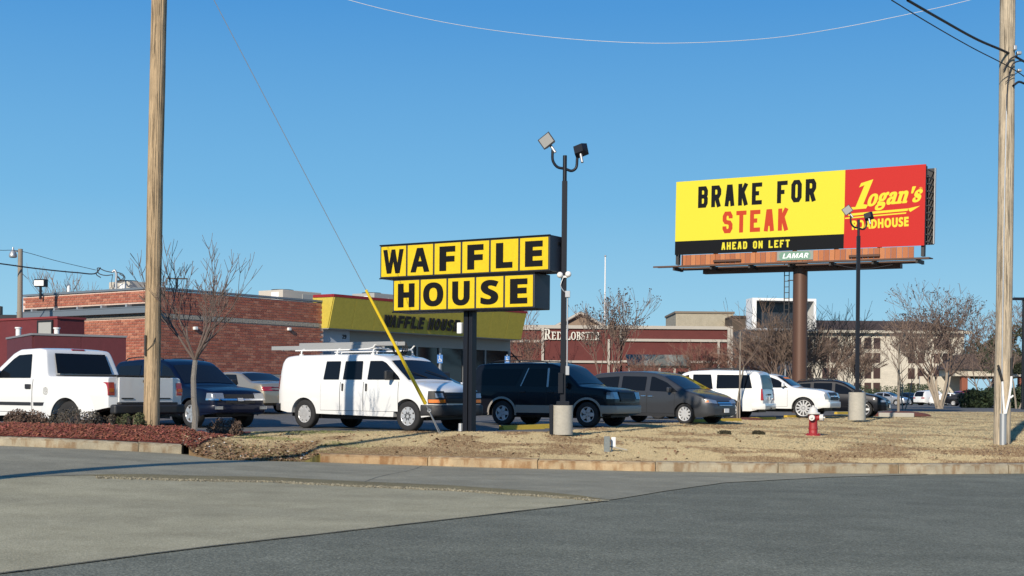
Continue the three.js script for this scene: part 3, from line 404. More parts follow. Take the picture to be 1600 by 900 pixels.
suv({ name: 'pickup_truck', label: 'white pickup with big spoked wheels and dark stacked grille behind the fire hydrant', category: 'pickup', at: lotAt(1200, 59), turn: -28 * RAD, paint: P_.pearl, L: 5.85, W: 2.03,
  top: [[-2.92, 0.7], [-2.91, 1.26], [-2.86, 1.3], [-1.06, 1.32], [-1.0, 1.4], [-0.86, 1.8], [-0.7, 1.86], [0.35, 1.87], [0.62, 1.8], [1.3, 1.36], [1.45, 1.3], [2.4, 1.22], [2.72, 1.15], [2.88, 1.02], [2.92, 0.8]], belt: [[-2.92, 1.3], [1.3, 1.26], [2.92, 1.12]], bottom: [[-2.92, 0.55], [-2.2, 0.42], [2.4, 0.4], [2.92, 0.5]],
  wheels: { f: 1.86, r: -1.78, R: 0.44, rim: 0.34, n: 12, sw: 0.055, mat: M.rim }, arch: 0.07, tum: 0.24, noseR: 0.35, noseIn: 0.14, crown: 0.04, doors: [[0.2, 1.16, 0.32, [[0.28, 1.3], [1.18, 1.3], [0.76, 1.62], [0.4, 1.75], [0.28, 1.75]]], [-0.82, 0.18, -0.7, [[-0.72, 1.32], [0.14, 1.3], [0.14, 1.76], [-0.6, 1.75]]]],
  screen: [0.64, 1.3], lamp: [0.66, 0.99, 0.82, 1.1], grille: [0.62, 0.78, 1.12], bars: [0.95], barMat: P_.pearl, front: [0.45, 0.72], bumperMat: P_.pearl, rear: [0.5, 0.7], mir: [1.0, 1.42], tail: [0.88, 1.0, 0.85, 1.25],
  extra: A => { A.end('grille_slot', 1, -0.58, 0.58, 0.99, 1.08, M.black, 0.02, false); A.end('badge', 1, -0.1, 0.1, 0.92, 0.985, M.chrome, 0.045, false); mk('screen_paint', gridGeo(6, 2, (u, v) => { const x = mix(0.74, 0.86, v), z = mix(-0.5, 0.3, u); return V(x + 0.006, A.top(x) + 0.04 * (1 - (z / A.zTop(x)) ** 2) + 0.014, z); }), std(C(0.75, 0.2, 0.03), 0.7), A.root, 'orange lettering strip along the windscreen'); } });
suv({ name: 'crossover', label: 'glossy black crossover behind the second concrete lamp post base', category: 'car', at: lotAt(1306, 62.0), turn: -24 * RAD, paint: P_.black, L: 4.8, W: 1.9,
  top: [[-2.4, 0.55], [-2.39, 0.95], [-2.3, 1.2], [-1.95, 1.5], [-1.6, 1.62], [-0.6, 1.69], [0.1, 1.67], [0.45, 1.58], [1.25, 1.12], [1.35, 1.08], [1.9, 1.0], [2.2, 0.88], [2.36, 0.72], [2.4, 0.55]], belt: [[-2.4, 1.12], [1.2, 1.0], [2.4, 0.8]], bottom: [[-2.4, 0.42], [-2, 0.3], [2, 0.28], [2.4, 0.34]],
  wheels: { f: 1.42, r: -1.32, R: 0.37, rim: 0.25, n: 5, sw: 0.1 }, tum: 0.28, noseR: 0.6, noseIn: 0.3, soft: 0.09, doors: [[0.05, 1.0, 0.18, [[0.12, 1.06], [1.1, 1.04], [0.6, 1.38], [0.12, 1.54]]], [-0.9, 0.03, -0.75, [[-0.85, 1.08], [-0.02, 1.06], [-0.02, 1.55], [-0.85, 1.55]]]], sideGlass: [[[-1.95, 1.2], [-1.0, 1.1], [-1.0, 1.53], [-1.5, 1.5]]],
  screen: [0.5, 1.22], backGlass: [-2.28, -1.98], lamp: [0.5, 0.93, 0.7, 0.8], grille: [0.4, 0.45, 0.8], bars: [0.6, 0.7], mir: [0.9, 1.12], tail: [0.65, 0.9, 0.85, 1.05], plateF: 0.5, rails: [-1.6, 0.0] });
suv({ name: 'sport_utility', label: 'dark navy sport utility with a chrome grille bar behind the white pickup', category: 'car', at: lotAt(290, 37.4), turn: -41 * RAD, paint: P_.navy, L: 4.88, W: 1.9,
  top: [[-2.44, 0.58], [-2.43, 1.0], [-2.32, 1.45], [-2.2, 1.72], [-2.08, 1.79], [-1.2, 1.84], [-0.1, 1.83], [0.2, 1.77], [0.36, 1.69], [1.12, 1.16], [1.22, 1.12], [1.95, 1.05], [2.3, 0.97], [2.42, 0.8], [2.44, 0.62]], belt: [[-2.44, 1.12], [1.1, 1.08], [2.44, 0.9]], bottom: [[-2.44, 0.5], [-2, 0.38], [2, 0.34], [2.44, 0.4]],
  wheels: { f: 1.52, r: -1.35, R: 0.375, rim: 0.23, n: 5, sw: 0.11 }, tum: 0.22, noseR: 0.5, noseIn: 0.22, doors: [[0.0, 0.98, 0.14, [[0.08, 1.15], [1.0, 1.14], [0.46, 1.58], [0.08, 1.68]]], [-0.86, -0.02, -0.75, [[-0.8, 1.16], [-0.06, 1.15], [-0.06, 1.69], [-0.8, 1.69]]]], sideGlass: [[[-2.12, 1.18], [-0.95, 1.16], [-0.95, 1.68], [-1.98, 1.66]]],
  screen: [0.4, 1.1], backGlass: [-2.38, -2.2], lamp: [0.5, 0.94, 0.78, 0.93], grille: [0.48, 0.66, 0.9], bars: [0.76], barOut: 0.46, front: [0.4, 0.62], mir: [0.8, 1.22], mirMat: M.trim, tail: [0.75, 0.93, 0.85, 1.3], rails: [-1.9, -0.1], trim: P_.navy,
  extra: A => { A.end('fog_lamp', 1, 0.6, 0.78, 0.5, 0.58, M.lens, 0.07); A.end('badge', 1, -0.09, 0.09, 0.72, 0.8, M.alu, 0.045, false); } });
// ---- white stepside pickup, tail towards the camera
{
  const A = suv({ name: 'pickup_truck', label: 'white regular cab pickup with bulging rear fenders behind the mulch bed', category: 'pickup', at: lotAt(97, 29.6), turn: (180 - 33) * RAD, scale: 1.03, paint: P_.white, L: 5.2, W: 1.96,
    top: [[-2.6, 0.72], [-2.595, 1.2], [-2.55, 1.225], [-0.74, 1.24], [-0.72, 1.26], [-0.55, 1.74], [-0.5, 1.79], [-0.3, 1.82], [0.3, 1.8], [0.5, 1.72], [1.15, 1.24], [1.3, 1.19], [2.1, 1.1], [2.45, 1.0], [2.57, 0.85], [2.6, 0.7]], belt: [[-2.6, 1.235], [1.2, 1.17], [2.6, 1.0]], bottom: [[-2.6, 0.62], [-1.9, 0.5], [1, 0.4], [2.1, 0.38], [2.6, 0.5]],
    wheels: { f: 1.75, r: -1.40, R: 0.37, rim: 0.22, n: 5, sw: 0.11, mat: M.trim }, arch: 0.1, tum: 0.2, soft: 0.025, corner: 0.05, crown: 0.015, tailR: 0.12, tailIn: 0.03, handleDrop: 0.17, handleW: 0.17, handleH: 0.1, doors: [[-0.28, 0.96, -0.16, [[-0.2, 1.2], [0.98, 1.2], [0.93, 1.26], [0.46, 1.6], [0.3, 1.68], [-0.12, 1.7]]]],
    screen: [0.52, 1.13], lamp: [0.6, 0.95, 0.8, 0.98], grille: [0.55, 0.75, 1.0], bars: [0.87], front: [0.45, 0.68], bumperMat: M.chrome, mir: [0.85, 1.3], mirMat: M.trim, tail: [0.80, 0.965, 0.86, 1.12] });
  const x0 = -0.725, x1 = -0.56;
  mk('rear_window', gridGeo(8, 6, (u, v) => { const x = mix(x0, x1, v), z = mix(-0.70, 0.70, u) * mix(1.02, 0.93, v); return V(x - 0.02, mix(1.30, 1.72, v), z); }), M.glassCar, A.root);
  mk('high_brake_lamp', rbox(0.05, 0.05, 0.34, 0.02, -0.5, 1.795, 0), M.red, A.root);
  mk('bed_floor', box(1.78, 0.02, 1.5, -1.65, 1.262, 0), M.black, A.root); // dark bed liner between the rails
  mk('tailgate_cap', rbox(0.06, 0.035, 1.5, 0.012, -2.585, 1.25, 0), M.trim, A.root); mk('tailgate', rbox(0.03, 0.5, 1.42, 0.012, -2.605, 0.97, 0), P_.white, A.root);
  mk('tailgate_handle', rbox(0.03, 0.05, 0.2, 0.012, -2.63, 1.15, 0), M.trim, A.root); mk('tailgate_trim', merge([rbox(0.02, 0.025, 0.42, 0.005, -2.625, 0.80, 0.42), rbox(0.02, 0.025, 0.3, 0.005, -2.625, 0.80, -0.5)]), M.trim, A.root);
  mk('rear_bumper', merge([rbox(0.18, 0.2, 1.86, 0.05, -2.68, 0.58, 0), rbox(0.14, 0.05, 1.5, 0.02, -2.66, 0.70, 0)]), M.trim, A.root);
  for (const sg of [1, -1]) { // stripe and the bulge of the fender
    mk('fender_bulge', gridGeo(28, 6, (u, v) => { const a = mix(0.0, Math.PI, u), r = 0.462 + 0.30 * v, x = -1.40 - r * Math.cos(a) * (1 + 0.12 * v), y = 0.37 + r * Math.sin(a) * (0.94 + 0.06 * v); return V(x, Math.min(y, 1.18), sg * (A.hw(Math.max(-2.59, x), Math.min(y, 1.18)) + 0.055 * Math.cos(v * Math.PI / 2) + 0.002)); }), P_.white, A.root);
    A.side('side_stripe', [[-0.72, 0.63], [-0.34, 0.63], [-0.34, 0.70], [-0.72, 0.70]], M.trim, 0.012, [sg], A.root, 0.005); A.side('side_stripe', [[-0.26, 0.63], [1.1, 0.63], [1.1, 0.70], [-0.26, 0.70]], M.trim, 0.014, [sg], A.root, 0.005);
    A.side('fuel_cap', [[-0.78, 0.86], [-0.64, 0.86], [-0.64, 1.02], [-0.78, 1.02]], M.white, 0.01, [sg > 0 ? -1 : -1], A.root, 0.06);
    mk('mud_flap', box(0.02, 0.34, 0.26, -1.92, 0.42, sg * 0.82), M.rubber, A.root);
    A.end('tail_indicator', -1, 0.82, 0.95, 0.93, 1.0, M.amber, 0.018);
  }

}
function sedan(o) {
  return suv({ category: 'car', L: 4.6, W: 1.74, top: [[-2.3, 0.5], [-2.29, 0.85], [-2.2, 0.98], [-1.62, 1.02], [-1.5, 1.05], [-0.85, 1.33], [-0.3, 1.38], [0.15, 1.36], [0.35, 1.3], [1.05, 0.98], [1.2, 0.95], [1.9, 0.84], [2.22, 0.7], [2.3, 0.5]], belt: [[-2.3, 0.92], [1, 0.9], [2.3, 0.7]], bottom: [[-2.3, 0.34], [-1.9, 0.24], [1.9, 0.22], [2.3, 0.3]],
    wheels: { f: 1.4, r: -1.28, R: 0.31, rim: 0.19, n: 6, sw: 0.09 }, arch: 0.05, tum: 0.33, noseR: 0.6, noseIn: 0.26, tailR: 0.5, tailIn: 0.18, soft: 0.1, sill: 0.32, doors: [[-0.05, 0.9, 0.06, [[0.02, 0.94], [0.98, 0.93], [0.5, 1.2], [0.02, 1.29]]], [-0.95, -0.07, -0.85, [[-0.98, 0.95], [-0.1, 0.94], [-0.1, 1.29], [-0.72, 1.28]]]],
    screen: [0.4, 1.02], backGlass: [-1.5, -0.88], lamp: [0.45, 0.83, 0.6, 0.72], grille: [0.3, 0.55, 0.66], mir: [0.85, 1.0], tail: [0.42, 0.84, 0.74, 0.88], plateR: 0.55, stations: 60, ...o });
}
sedan({ name: 'sedan', label: 'gold sedan with red tail lamps parked beside the brick wall', at: lotAt(376, 46.5), turn: (180 - 42) * RAD, paint: P_.gold, extra: A => { A.end('trunk_panel', -1, -0.42, 0.42, 0.74, 0.88, std(C(0.09, 0.012, 0.012), 0.3), 0.01, false); } });
sedan({ name: 'sedan', label: 'white sedan in front of the restaurant windows, mostly hidden by the white van', at: lotAt(672, 50.5), turn: -28 * RAD, paint: P_.white, stations: 40 });

// ---------------------------------------------------------------- the brick restaurant
const FONT = {}; for (const [k, f] of [['bold', 'droid_sans_bold'], ['serif', 'droid_serif_bold']]) FONT[k] = await new FontLoader().loadAsync('fonts/droid/' + f + '.typeface.json');
function letters(text, w, h, depth, font = 'bold', bevel = 0) { // text scaled to a w x h box, lower left corner at the origin
  const g = new TextGeometry(text, { font: FONT[font], size: 1, depth: 1, curveSegments: 5, bevelEnabled: bevel > 0, bevelSize: bevel, bevelThickness: 0.001, bevelSegments: 1 }); g.computeBoundingBox(); const b = g.boundingBox; g.translate(-b.min.x, -b.min.y, 0); g.scale(w / (b.max.x - b.min.x), h / (b.max.y - b.min.y), depth); return g;
}
{
  const base = 0.75, O = P(240, HY, 56); O.y = base; const H = 4.93;
  const R0 = thing('brick_restaurant', 'low red brick restaurant with a yellow fascia and dark windows', 'restaurant', O, 53.13 * RAD);
  const mCore = rough(C(0.72, 0.54, 0.45), 0.004), mBand = rough(C(0.40, 0.37, 0.32), 0.02), mCop = std(C(0.17, 0.2, 0.23), 0.5, 0.3), mRoof = rough(C(0.35, 0.35, 0.34));
  const LB = 9.9, LF = 25.2, DP = 9.4;
  mk('wall', merge([box(LB, H - 0.1, DP, LB / 2, (H - 0.1) / 2, -DP / 2), box(LF - LB, H - 0.3, DP - 0.6, (LB + LF) / 2, (H - 0.3) / 2, -DP / 2 - 0.3)]), mCore, R0);
  mk('coping', merge([box(LB + 0.12, 0.09, 0.32, LB / 2 - 0.03, H - 0.02, -0.1), box(0.32, 0.09, DP, 0.1, H - 0.021, -DP / 2)]), mCop, R0);
  mk('roof', box(LF, 0.08, DP - 0.4, LF / 2 + 0.05, H - 0.27, -DP / 2), mRoof, R0);
  // split-faced stone bands
  const band = (y0, y1) => { for (let x = 0.2; x < LB - 0.1; x += 0.4) mk('band_stone', rbox(0.392, y1 - y0, 0.07, 0.015, x, (y0 + y1) / 2, 0.012 + 0.012 * fbm(x * 3, y0, 2)), mBand, R0); };
  band(3.66, 3.84); band(1.12, 1.36);
  mk('side_band', box(0.07, 0.16, DP, -0.012, 3.75, -DP / 2), mBand, R0);
  mk('gutter_beam', merge([box(0.3, 0.24, DP + 0.3, -0.16, 3.98, -DP / 2 + 0.12), box(0.34, 0.04, DP + 0.34, -0.16, 4.115, -DP / 2 + 0.12)]), mCop, R0);
  mk('wall_recess', box(0.05, 0.14, DP - 0.3, -0.02, 4.2, -DP / 2), M.black, R0);
  for (let z = -1.5; z > -9.3; z -= 1.7) mk('beam_bracket', merge([box(0.26, 0.12, 0.12, -0.16, 4.2, z)]), M.galv, R0);
  // bricks, course by course
  const bm = [C(0.42, 0.145, 0.09), C(0.48, 0.175, 0.11), C(0.35, 0.11, 0.072), C(0.54, 0.22, 0.14), C(0.44, 0.135, 0.085)].map(c => rough(c, 0.006));
  const bx = boxUV(new THREE.BoxGeometry(0.290, 0.096, 0.03), 3), bz = boxUV(new THREE.BoxGeometry(0.03, 0.096, 0.290), 3), list = [], corners = [], r = rng(31), PIT = 0.312, CO = 0.117;
  for (let c = 0; c * CO < H - 0.2; c++) { const y = c * CO + 0.06, off = (c % 2) * PIT / 2; if (off && !(y > 3.6 && y < 3.9)) corners.push(boxUV(new THREE.BoxGeometry(0.16, 0.096, 0.16), 3).translate(0.055, y, -0.055)); if (!((y > 3.6 && y < 3.9) || (y > 1.06 && y < 1.42))) for (let x = 0.16 + off; x < LB - 0.14; x += PIT) list.push([x, y, 0.012 + 0.004 * r(), 0]);  if (!(y > 3.6 && y < 4.34)) for (let z = -0.16 - off; z > -DP + 0.15; z -= PIT) list.push([-0.012 - 0.004 * r(), y, z, 1]); }
  list.forEach(b => { b.k = b[1] < 1.9 || (b[3] && b[1] < 2.6 && b[2] < -3) ? 99 : Math.hypot(b[0], b[2]); }); list.sort((a, b) => a.k - b.k);
  const restB = [corners, [], [], [], []];
  list.forEach((b, i) => { const v = Math.floor(r() * 5), g = b[3] ? bz : bx; if (i < 300) { const m = mk('brick', g, bm[v], R0); m.position.set(b[0], b[1], b[2]); } else restB[v].push(g.clone().translate(b[0], b[1], b[2])); });
  const gg = mergeGeometries(restB.map(l => mergeGeometries(l)), true), rest = mk('brickwork', gg, bm, R0); rest.userData.kind = 'stuff';
  // yellow fascia, leaning out at the top
  const mY = rough(C(0.64, 0.51, 0.075), 0.003, 0.6), y0 = 3.64, y1 = 5.12, z0 = 0.42, z1 = 0.80, n = 10, wP = (LF - LB) / n, lean = Math.atan2(z1 - z0, y1 - y0), len = Math.hypot(z1 - z0, y1 - y0);
  for (let i = 0; i < n; i++) { const m = mk('fascia_panel', rbox(wP - 0.014, len, 0.05, 0.008), mY, R0); m.position.set(LB - 0.1 + wP * (i + 0.5), (y0 + y1) / 2, (z0 + z1) / 2); m.rotation.x = lean; }
  const ret = sgn => { const s = new THREE.Shape(); s.moveTo(-0.6, y0); s.lineTo(z0 - 0.03, y0); s.lineTo(z1 - 0.03, y1); s.lineTo(-0.6, y1); const g = new THREE.ExtrudeGeometry(s, { depth: 0.04, bevelEnabled: false }); g.rotateY(-Math.PI / 2); g.translate(sgn, 0, 0); return g; };
  mk('fascia_return', ret(LB - 0.09), mY, R0); mk('fascia_return', ret(LF - 0.07), mY, R0);
  mk('fascia_cap', merge([box(LF - LB + 0.1, 0.13, 0.14, (LB + LF) / 2 - 0.1, y1 + 0.05, z1 - 0.04), box(0.14, 0.13, 1.3, LB - 0.1, y1 + 0.051, 0.1), box(0.14, 0.13, 1.3, LF - 0.1, y1 + 0.051, 0.1)]), std(C(0.25, 0.012, 0.015), 0.5), R0);
  mk('soffit', box(LF - LB, 0.04, 1.0, (LB + LF) / 2 - 0.1, y0 - 0.02, -0.08), M.greyBox, R0); mk('fascia_back', box(LF - LB - 0.1, 1.4, 0.06, (LB + LF) / 2 - 0.1, (y0 + y1) / 2, 0.2), M.greyBox, R0);
  // raised black letters on the fascia
  { const words = [['WAFFLE', 13.45, 3.15], ['HOUSE', 16.85, 2.6]]; for (const [w, x, wd] of words) { let k = 0; const adv = wd / w.length; for (const ch of w) { const m = mk('letter', letters(ch, adv * (ch === 'W' ? 0.98 : 0.76), 0.62, 0.06, 'bold', 0.04), M.black, R0); m.position.set(x + adv * k, 3.86, 0.525); m.rotation.x = lean; k++; } } }
  // shop front
  const mFr = std(C(0.3, 0.31, 0.32), 0.4, 0.5), zf = -0.52;
  mk('header', box(LF - LB - 2.1, 0.62, 0.12, (LB + LF) / 2 + 1.0, 3.3, zf + 0.12), std(C(0.33, 0.32, 0.29), 0.7), R0);
  mk('entry_panel', box(1.9, 0.6, 0.1, LB + 1.02, 3.3, zf + 0.3), std(C(0.42, 0.46, 0.52), 0.5), R0); mk('entry_panel', box(1.9, 3.0, 0.1, LB + 1.02, 1.5, zf + 0.28), std(C(0.14, 0.18, 0.24), 0.4), R0);
  mk('entry_number', letters('29', 0.28, 0.2, 0.02), M.black, R0).position.set(LB + 1.45, 3.2, zf + 0.352);
  mk('sill_wall', box(LF - LB - 2.1, 0.6, 0.14, (LB + LF) / 2 + 1.0, 0.3, zf + 0.12), mBand, R0);
  const ms = [11.95, 14.5, 17.1, 19.0, 21.0, 22.9, 25.1];
  for (let i = 0; i < ms.length - 1; i++) { const w = ms[i + 1] - ms[i] - 0.09; const p = mk('window', box(w, 2.39, 0.02, (ms[i] + ms[i + 1]) / 2, 1.795, zf + 0.08), M.glassShop, R0); mk('transom', box(w, 0.05, 0.06, (ms[i] + ms[i + 1]) / 2, 0.64, zf + 0.11), mFr, p); }
  ms.forEach((x, i) => mk('mullion', box(i === 3 || i === 6 ? 0.2 : 0.08, 2.39, 0.12, x, 1.795, zf + 0.11), mFr, R0));
  mk('side_awning', merge([rod(V(LF, 2.9, -1.2), V(LF + 0.8, 2.4, -1.2), 0.04), rod(V(LF, 2.9, -0.3), V(LF + 0.8, 2.4, -0.3), 0.04), box(0.9, 0.04, 1.2, LF + 0.4, 2.7, -0.75).rotateZ(0)]), M.black, R0);
  // fittings on the walls
  mk('security_light', merge([rbox(0.18, 0.14, 0.14, 0.03, 7.6, 3.5, 0.09)]), M.white, R0); mk('security_light', rbox(0.18, 0.14, 0.16, 0.03, 2.1, 3.3, 0.1), M.white, R0);
  for (const z of [-5.15, -5.55]) { const b = mk('meter_box', rbox(0.12, 0.42, 0.24, 0.02, -0.09, 3.35, z), M.greyBox, R0); mk('conduit', rod(V(-0.09, 3.14, z), V(-0.09, 1.4, z), 0.025), M.galv, b); }
  mk('junction_box', rbox(0.08, 0.1, 0.18, 0.01, -0.06, 3.28, -4.85), M.white, R0);
  // things on the roof
  const onRoof = (name, label, cat, px, d, mats, fn) => { const p = P(px, HY, d); p.y = base + H - 0.24; const t = thing(name, label, cat, p, 53.13 * RAD); fn(t); return t; };
  const ac = (w, h, dd, mat) => t => { mk('casing', rbox(w, h, dd, 0.03, 0, h / 2 + 0.1, 0), mat, t); mk('vent_grille', box(w * 0.4, h * 0.6, 0.03, w * 0.2, h / 2 + 0.1, dd / 2 + 0.01), M.greyBox, t); for (const z of [-1, 1]) mk('skid', box(w, 0.1, 0.12, 0, 0.05, z * dd * 0.35), M.black, t); mk('service_panel', box(0.03, h * 0.7, dd * 0.3, -w / 2 - 0.01, h / 2 + 0.1, dd * 0.2), M.white, t); mk('fan_guard', cyl(Math.min(w, dd) * 0.32, Math.min(w, dd) * 0.32, 0.06, -w * 0.2, h + 0.1, 0), M.black, t); };
  onRoof('air_conditioner', 'beige rooftop air conditioner behind the wooden utility pole', 'air conditioner', 206, 61.5, null, ac(1.5, 0.75, 1.5, M.beigeBox));
  onRoof('air_conditioner', 'long beige rooftop air conditioner beside the yellow fascia', 'air conditioner', 452, 66, null, ac(2.6, 0.72, 1.7, M.beigeBox));
  onRoof('air_conditioner', 'dark low rooftop air conditioner behind the yellow fascia', 'air conditioner', 588, 72, null, ac(2.2, 1.05, 1.6, M.greyBox));
  onRoof('flood_light', 'square flood light standing on the brick roof edge', 'flood light', 62, 60.5, null, t => { t.rotation.y = -0.2; mk('post', cyl(0.06, 0.06, 0.62), M.steelDark, t); mk('housing', rbox(0.56, 0.34, 0.3, 0.04, 0, 0.72, -0.02), M.steelDark, t); mk('lens', box(0.46, 0.24, 0.02, 0, 0.71, 0.145), std(C(0.85, 0.85, 0.82), 0.25), t); });
  onRoof('vent_pipe', 'stubby white vent pipe on the brick roof', 'vent pipe', 106, 60, null, t => { mk('pipe', cyl(0.07, 0.07, 0.6), M.white, t); mk('cap', cyl(0.085, 0.085, 0.04, 0, 0.58, 0), M.white, t); });
  onRoof('roof_frame', 'dark pipe frame standing on the roof behind the bare tree', 'roof frame', 275, 60, null, t => { t.rotation.y = 0; mk('upright', cyl(0.05, 0.05, 0.95, -0.0), M.black, t); mk('crossbar', box(0.95, 0.06, 0.06, 0, 0.93, 0), M.black, t); mk('end_post', box(0.05, 0.4, 0.05, 0.45, 0.73, 0), M.black, t); mk('end_post', box(0.05, 0.3, 0.05, -0.45, 0.78, 0), M.black, t); });
  onRoof('service_mast', 'bent white conduit mast with loops of black cable on the roof', 'conduit mast', 180, 60, null, t => { t.rotation.y = 0; mk('mast', tube([V(0, 0, 0), V(0, 0.8, 0), V(0.0, 1.15, 0), V(-0.08, 1.28, 0), V(-0.16, 1.2, 0)], 0.055, 24, 8), M.galv, t); const k = (pts, rr = 0.022) => mk('cable_loop', tube(pts.map(p => V(p[0], p[1], 0.05 * p[0])), rr, 40, 5), M.wire, t);
    k([[-0.16, 1.18], [-0.5, 1.25], [-0.85, 1.38], [-0.8, 1.15], [-0.5, 1.05], [-0.15, 1.08]]); k([[0, 1.2], [0.3, 1.1], [0.4, 0.92], [0.25, 0.82], [0.1, 1.0]]); k([[0, 1.1], [0.2, 0.85], [0.35, 0.98], [0.15, 1.12]]); k([[-0.16, 1.1], [-0.2, 0.6], [-0.08, 0.3]], 0.016); k([[-0.8, 1.3], [-0.9, 1.1], [-0.7, 0.95]]); });
}
// ---- burgundy bin store and cold room at the side of the restaurant
{
  const mBur = rough(C(0.12, 0.022, 0.028), 0.003, 0.7), mBur2 = rough(C(0.16, 0.025, 0.028), 0.003, 0.7);
  const p = P(52, HY, 41); p.y = 0.55; const t = thing('bin_enclosure', 'burgundy walled bin enclosure beside the brick restaurant', 'enclosure', p, 30 * RAD);
  const pan = (x, z, w, d) => mk('wall_panel', box(w, 2.5, d, x, 1.25, z), mBur, t);
  for (let i = 0; i < 2; i++) pan(0.7 + 1.39 * i, 0, 1.38, 0.1); for (let i = 0; i < 3; i++) pan(0, -0.75 - 1.45 * i, 0.1, 1.43); pan(2.72, -1.5, 0.1, 2.8);
  mk('top_rail', merge([box(2.85, 0.06, 0.16, 1.38, 2.53, 0), box(0.16, 0.06, 4.5, 0, 2.531, -2.2)]), std(C(0.2, 0.2, 0.21), 0.6), t);
  const q = P(60, HY, 53); q.y = 0.75; const c = thing('cold_room', 'red clad cold room against the brick side wall', 'shed', q, 53.13 * RAD);
  mk('casing', box(1.2, 3.35, 6.2, 0, 1.675, -1.0), mBur2, c); mk('roof_edge', box(1.3, 0.08, 6.3, 0, 3.39, -1.0), std(C(0.2, 0.03, 0.03), 0.6), c);
  for (const z of [-2.4, 1.35]) { const d = mk('vent_panel', box(0.05, 0.95, 0.85, -0.62, 2.75, z), M.greyBox, c); mk('vent_frame', merge([box(0.07, 0.08, 1.0, -0.625, 3.26, z), box(0.07, 0.95, 0.08, -0.625, 2.75, z - 0.46), box(0.07, 0.95, 0.08, -0.625, 2.75, z + 0.46)]), M.black, d); }
  for (const [px, k] of [[28, 0], [88, 1]]) { const f = P(px, HY, 47.5); f.y = 0.6; const m = thing('vent_stack', ['short white pipe rising behind the left burgundy wall', 'short white pipe rising beside the grey vent panels'][k], 'pipe', f); mk('pipe', cyl(0.09, 0.09, 2.95), M.white, m); mk('cap', cyl(0.12, 0.12, 0.05, 0, 2.93, 0), M.white, m); }
}
// ---------------------------------------------------------------- the black and yellow pylon sign
{
  const O = V(-0.88, 0.42, -33.71), t = thing('pylon_sign', 'roadside pylon sign of yellow letter tiles in two black cabinets', 'sign', O, -32 * RAD);
  const g0 = O.y, mCab = std(C(0.018, 0.022, 0.034), 0.45), mYel = std(C(0.84, 0.60, 0.006), 0.4, 0, { map: speckT }), mInk = new THREE.MeshPhysicalMaterial({ color: C(0.006, 0.006, 0.007), roughness: 0.6, specularIntensity: 0.3, side: THREE.DoubleSide });
  const cab = (x0, x1, yb, yt, word) => {
    const c = mk('cabinet', rbox(x1 - x0, yt - yb, 0.74, 0.02, (x0 + x1) / 2, (yb + yt) / 2 - g0, 0), mCab, t), n = word.length, w = (x1 - x0 - 0.04) / n, h = yt - yb;
    for (let i = 0; i < n; i++) { const cx = x0 + 0.02 + w * (i + 0.5), pn = mk('tile', rbox(w - 0.055, h - 0.10, 0.02, 0.006, cx, (yb + yt) / 2 - g0, 0.375), mYel, t); const ch = word[i], lw = (w - 0.05) * ({ W: 0.82, A: 0.74, F: 0.60, L: 0.60, E: 0.62, H: 0.66, O: 0.78, U: 0.66, S: 0.66 }[ch]), lh = h * 0.70;
      const m = mk('letter', letters(ch, lw, lh, 0.012, 'bold', 0.035), mInk, pn); m.position.set(cx - lw / 2, (yb + yt) / 2 - g0 - lh / 2, 0.384); }
    mk('cabinet_edge', merge([box(x1 - x0 + 0.02, 0.03, 0.03, (x0 + x1) / 2, yt - g0 - 0.01, 0.375), box(x1 - x0 + 0.02, 0.03, 0.03, (x0 + x1) / 2, yb - g0 + 0.01, 0.375)]), mInk, c);
  };
  cab(-2.8, 2.31, 4.34, 5.22, 'WAFFLE'); cab(-2.38, 1.89, 3.46, 4.325, 'HOUSE');
  mk('post', merge([rbox(0.13, 3.1, 0.22, 0.01, -0.29, 1.5, 0), rbox(0.10, 3.1, 0.22, 0.01, -0.14, 1.5, 0), box(0.2, 3.0, 0.06, -0.2, 1.5, 0)]), M.steelDark, t);
  mk('inspection_box', rbox(0.14, 0.28, 0.1, 0.02, -0.46, 2.62, 0.1), M.white, t); mk('power_box', rbox(0.08, 0.2, 0.08, 0.01, -0.42, 0.12, 0.1), M.white, t);
  mk('side_marks', merge([box(0.01, 0.08, 0.1, 2.315, 4.62, -0.05), box(0.01, 0.1, 0.06, 2.315, 4.55, -0.2)]), mInk, t);
}
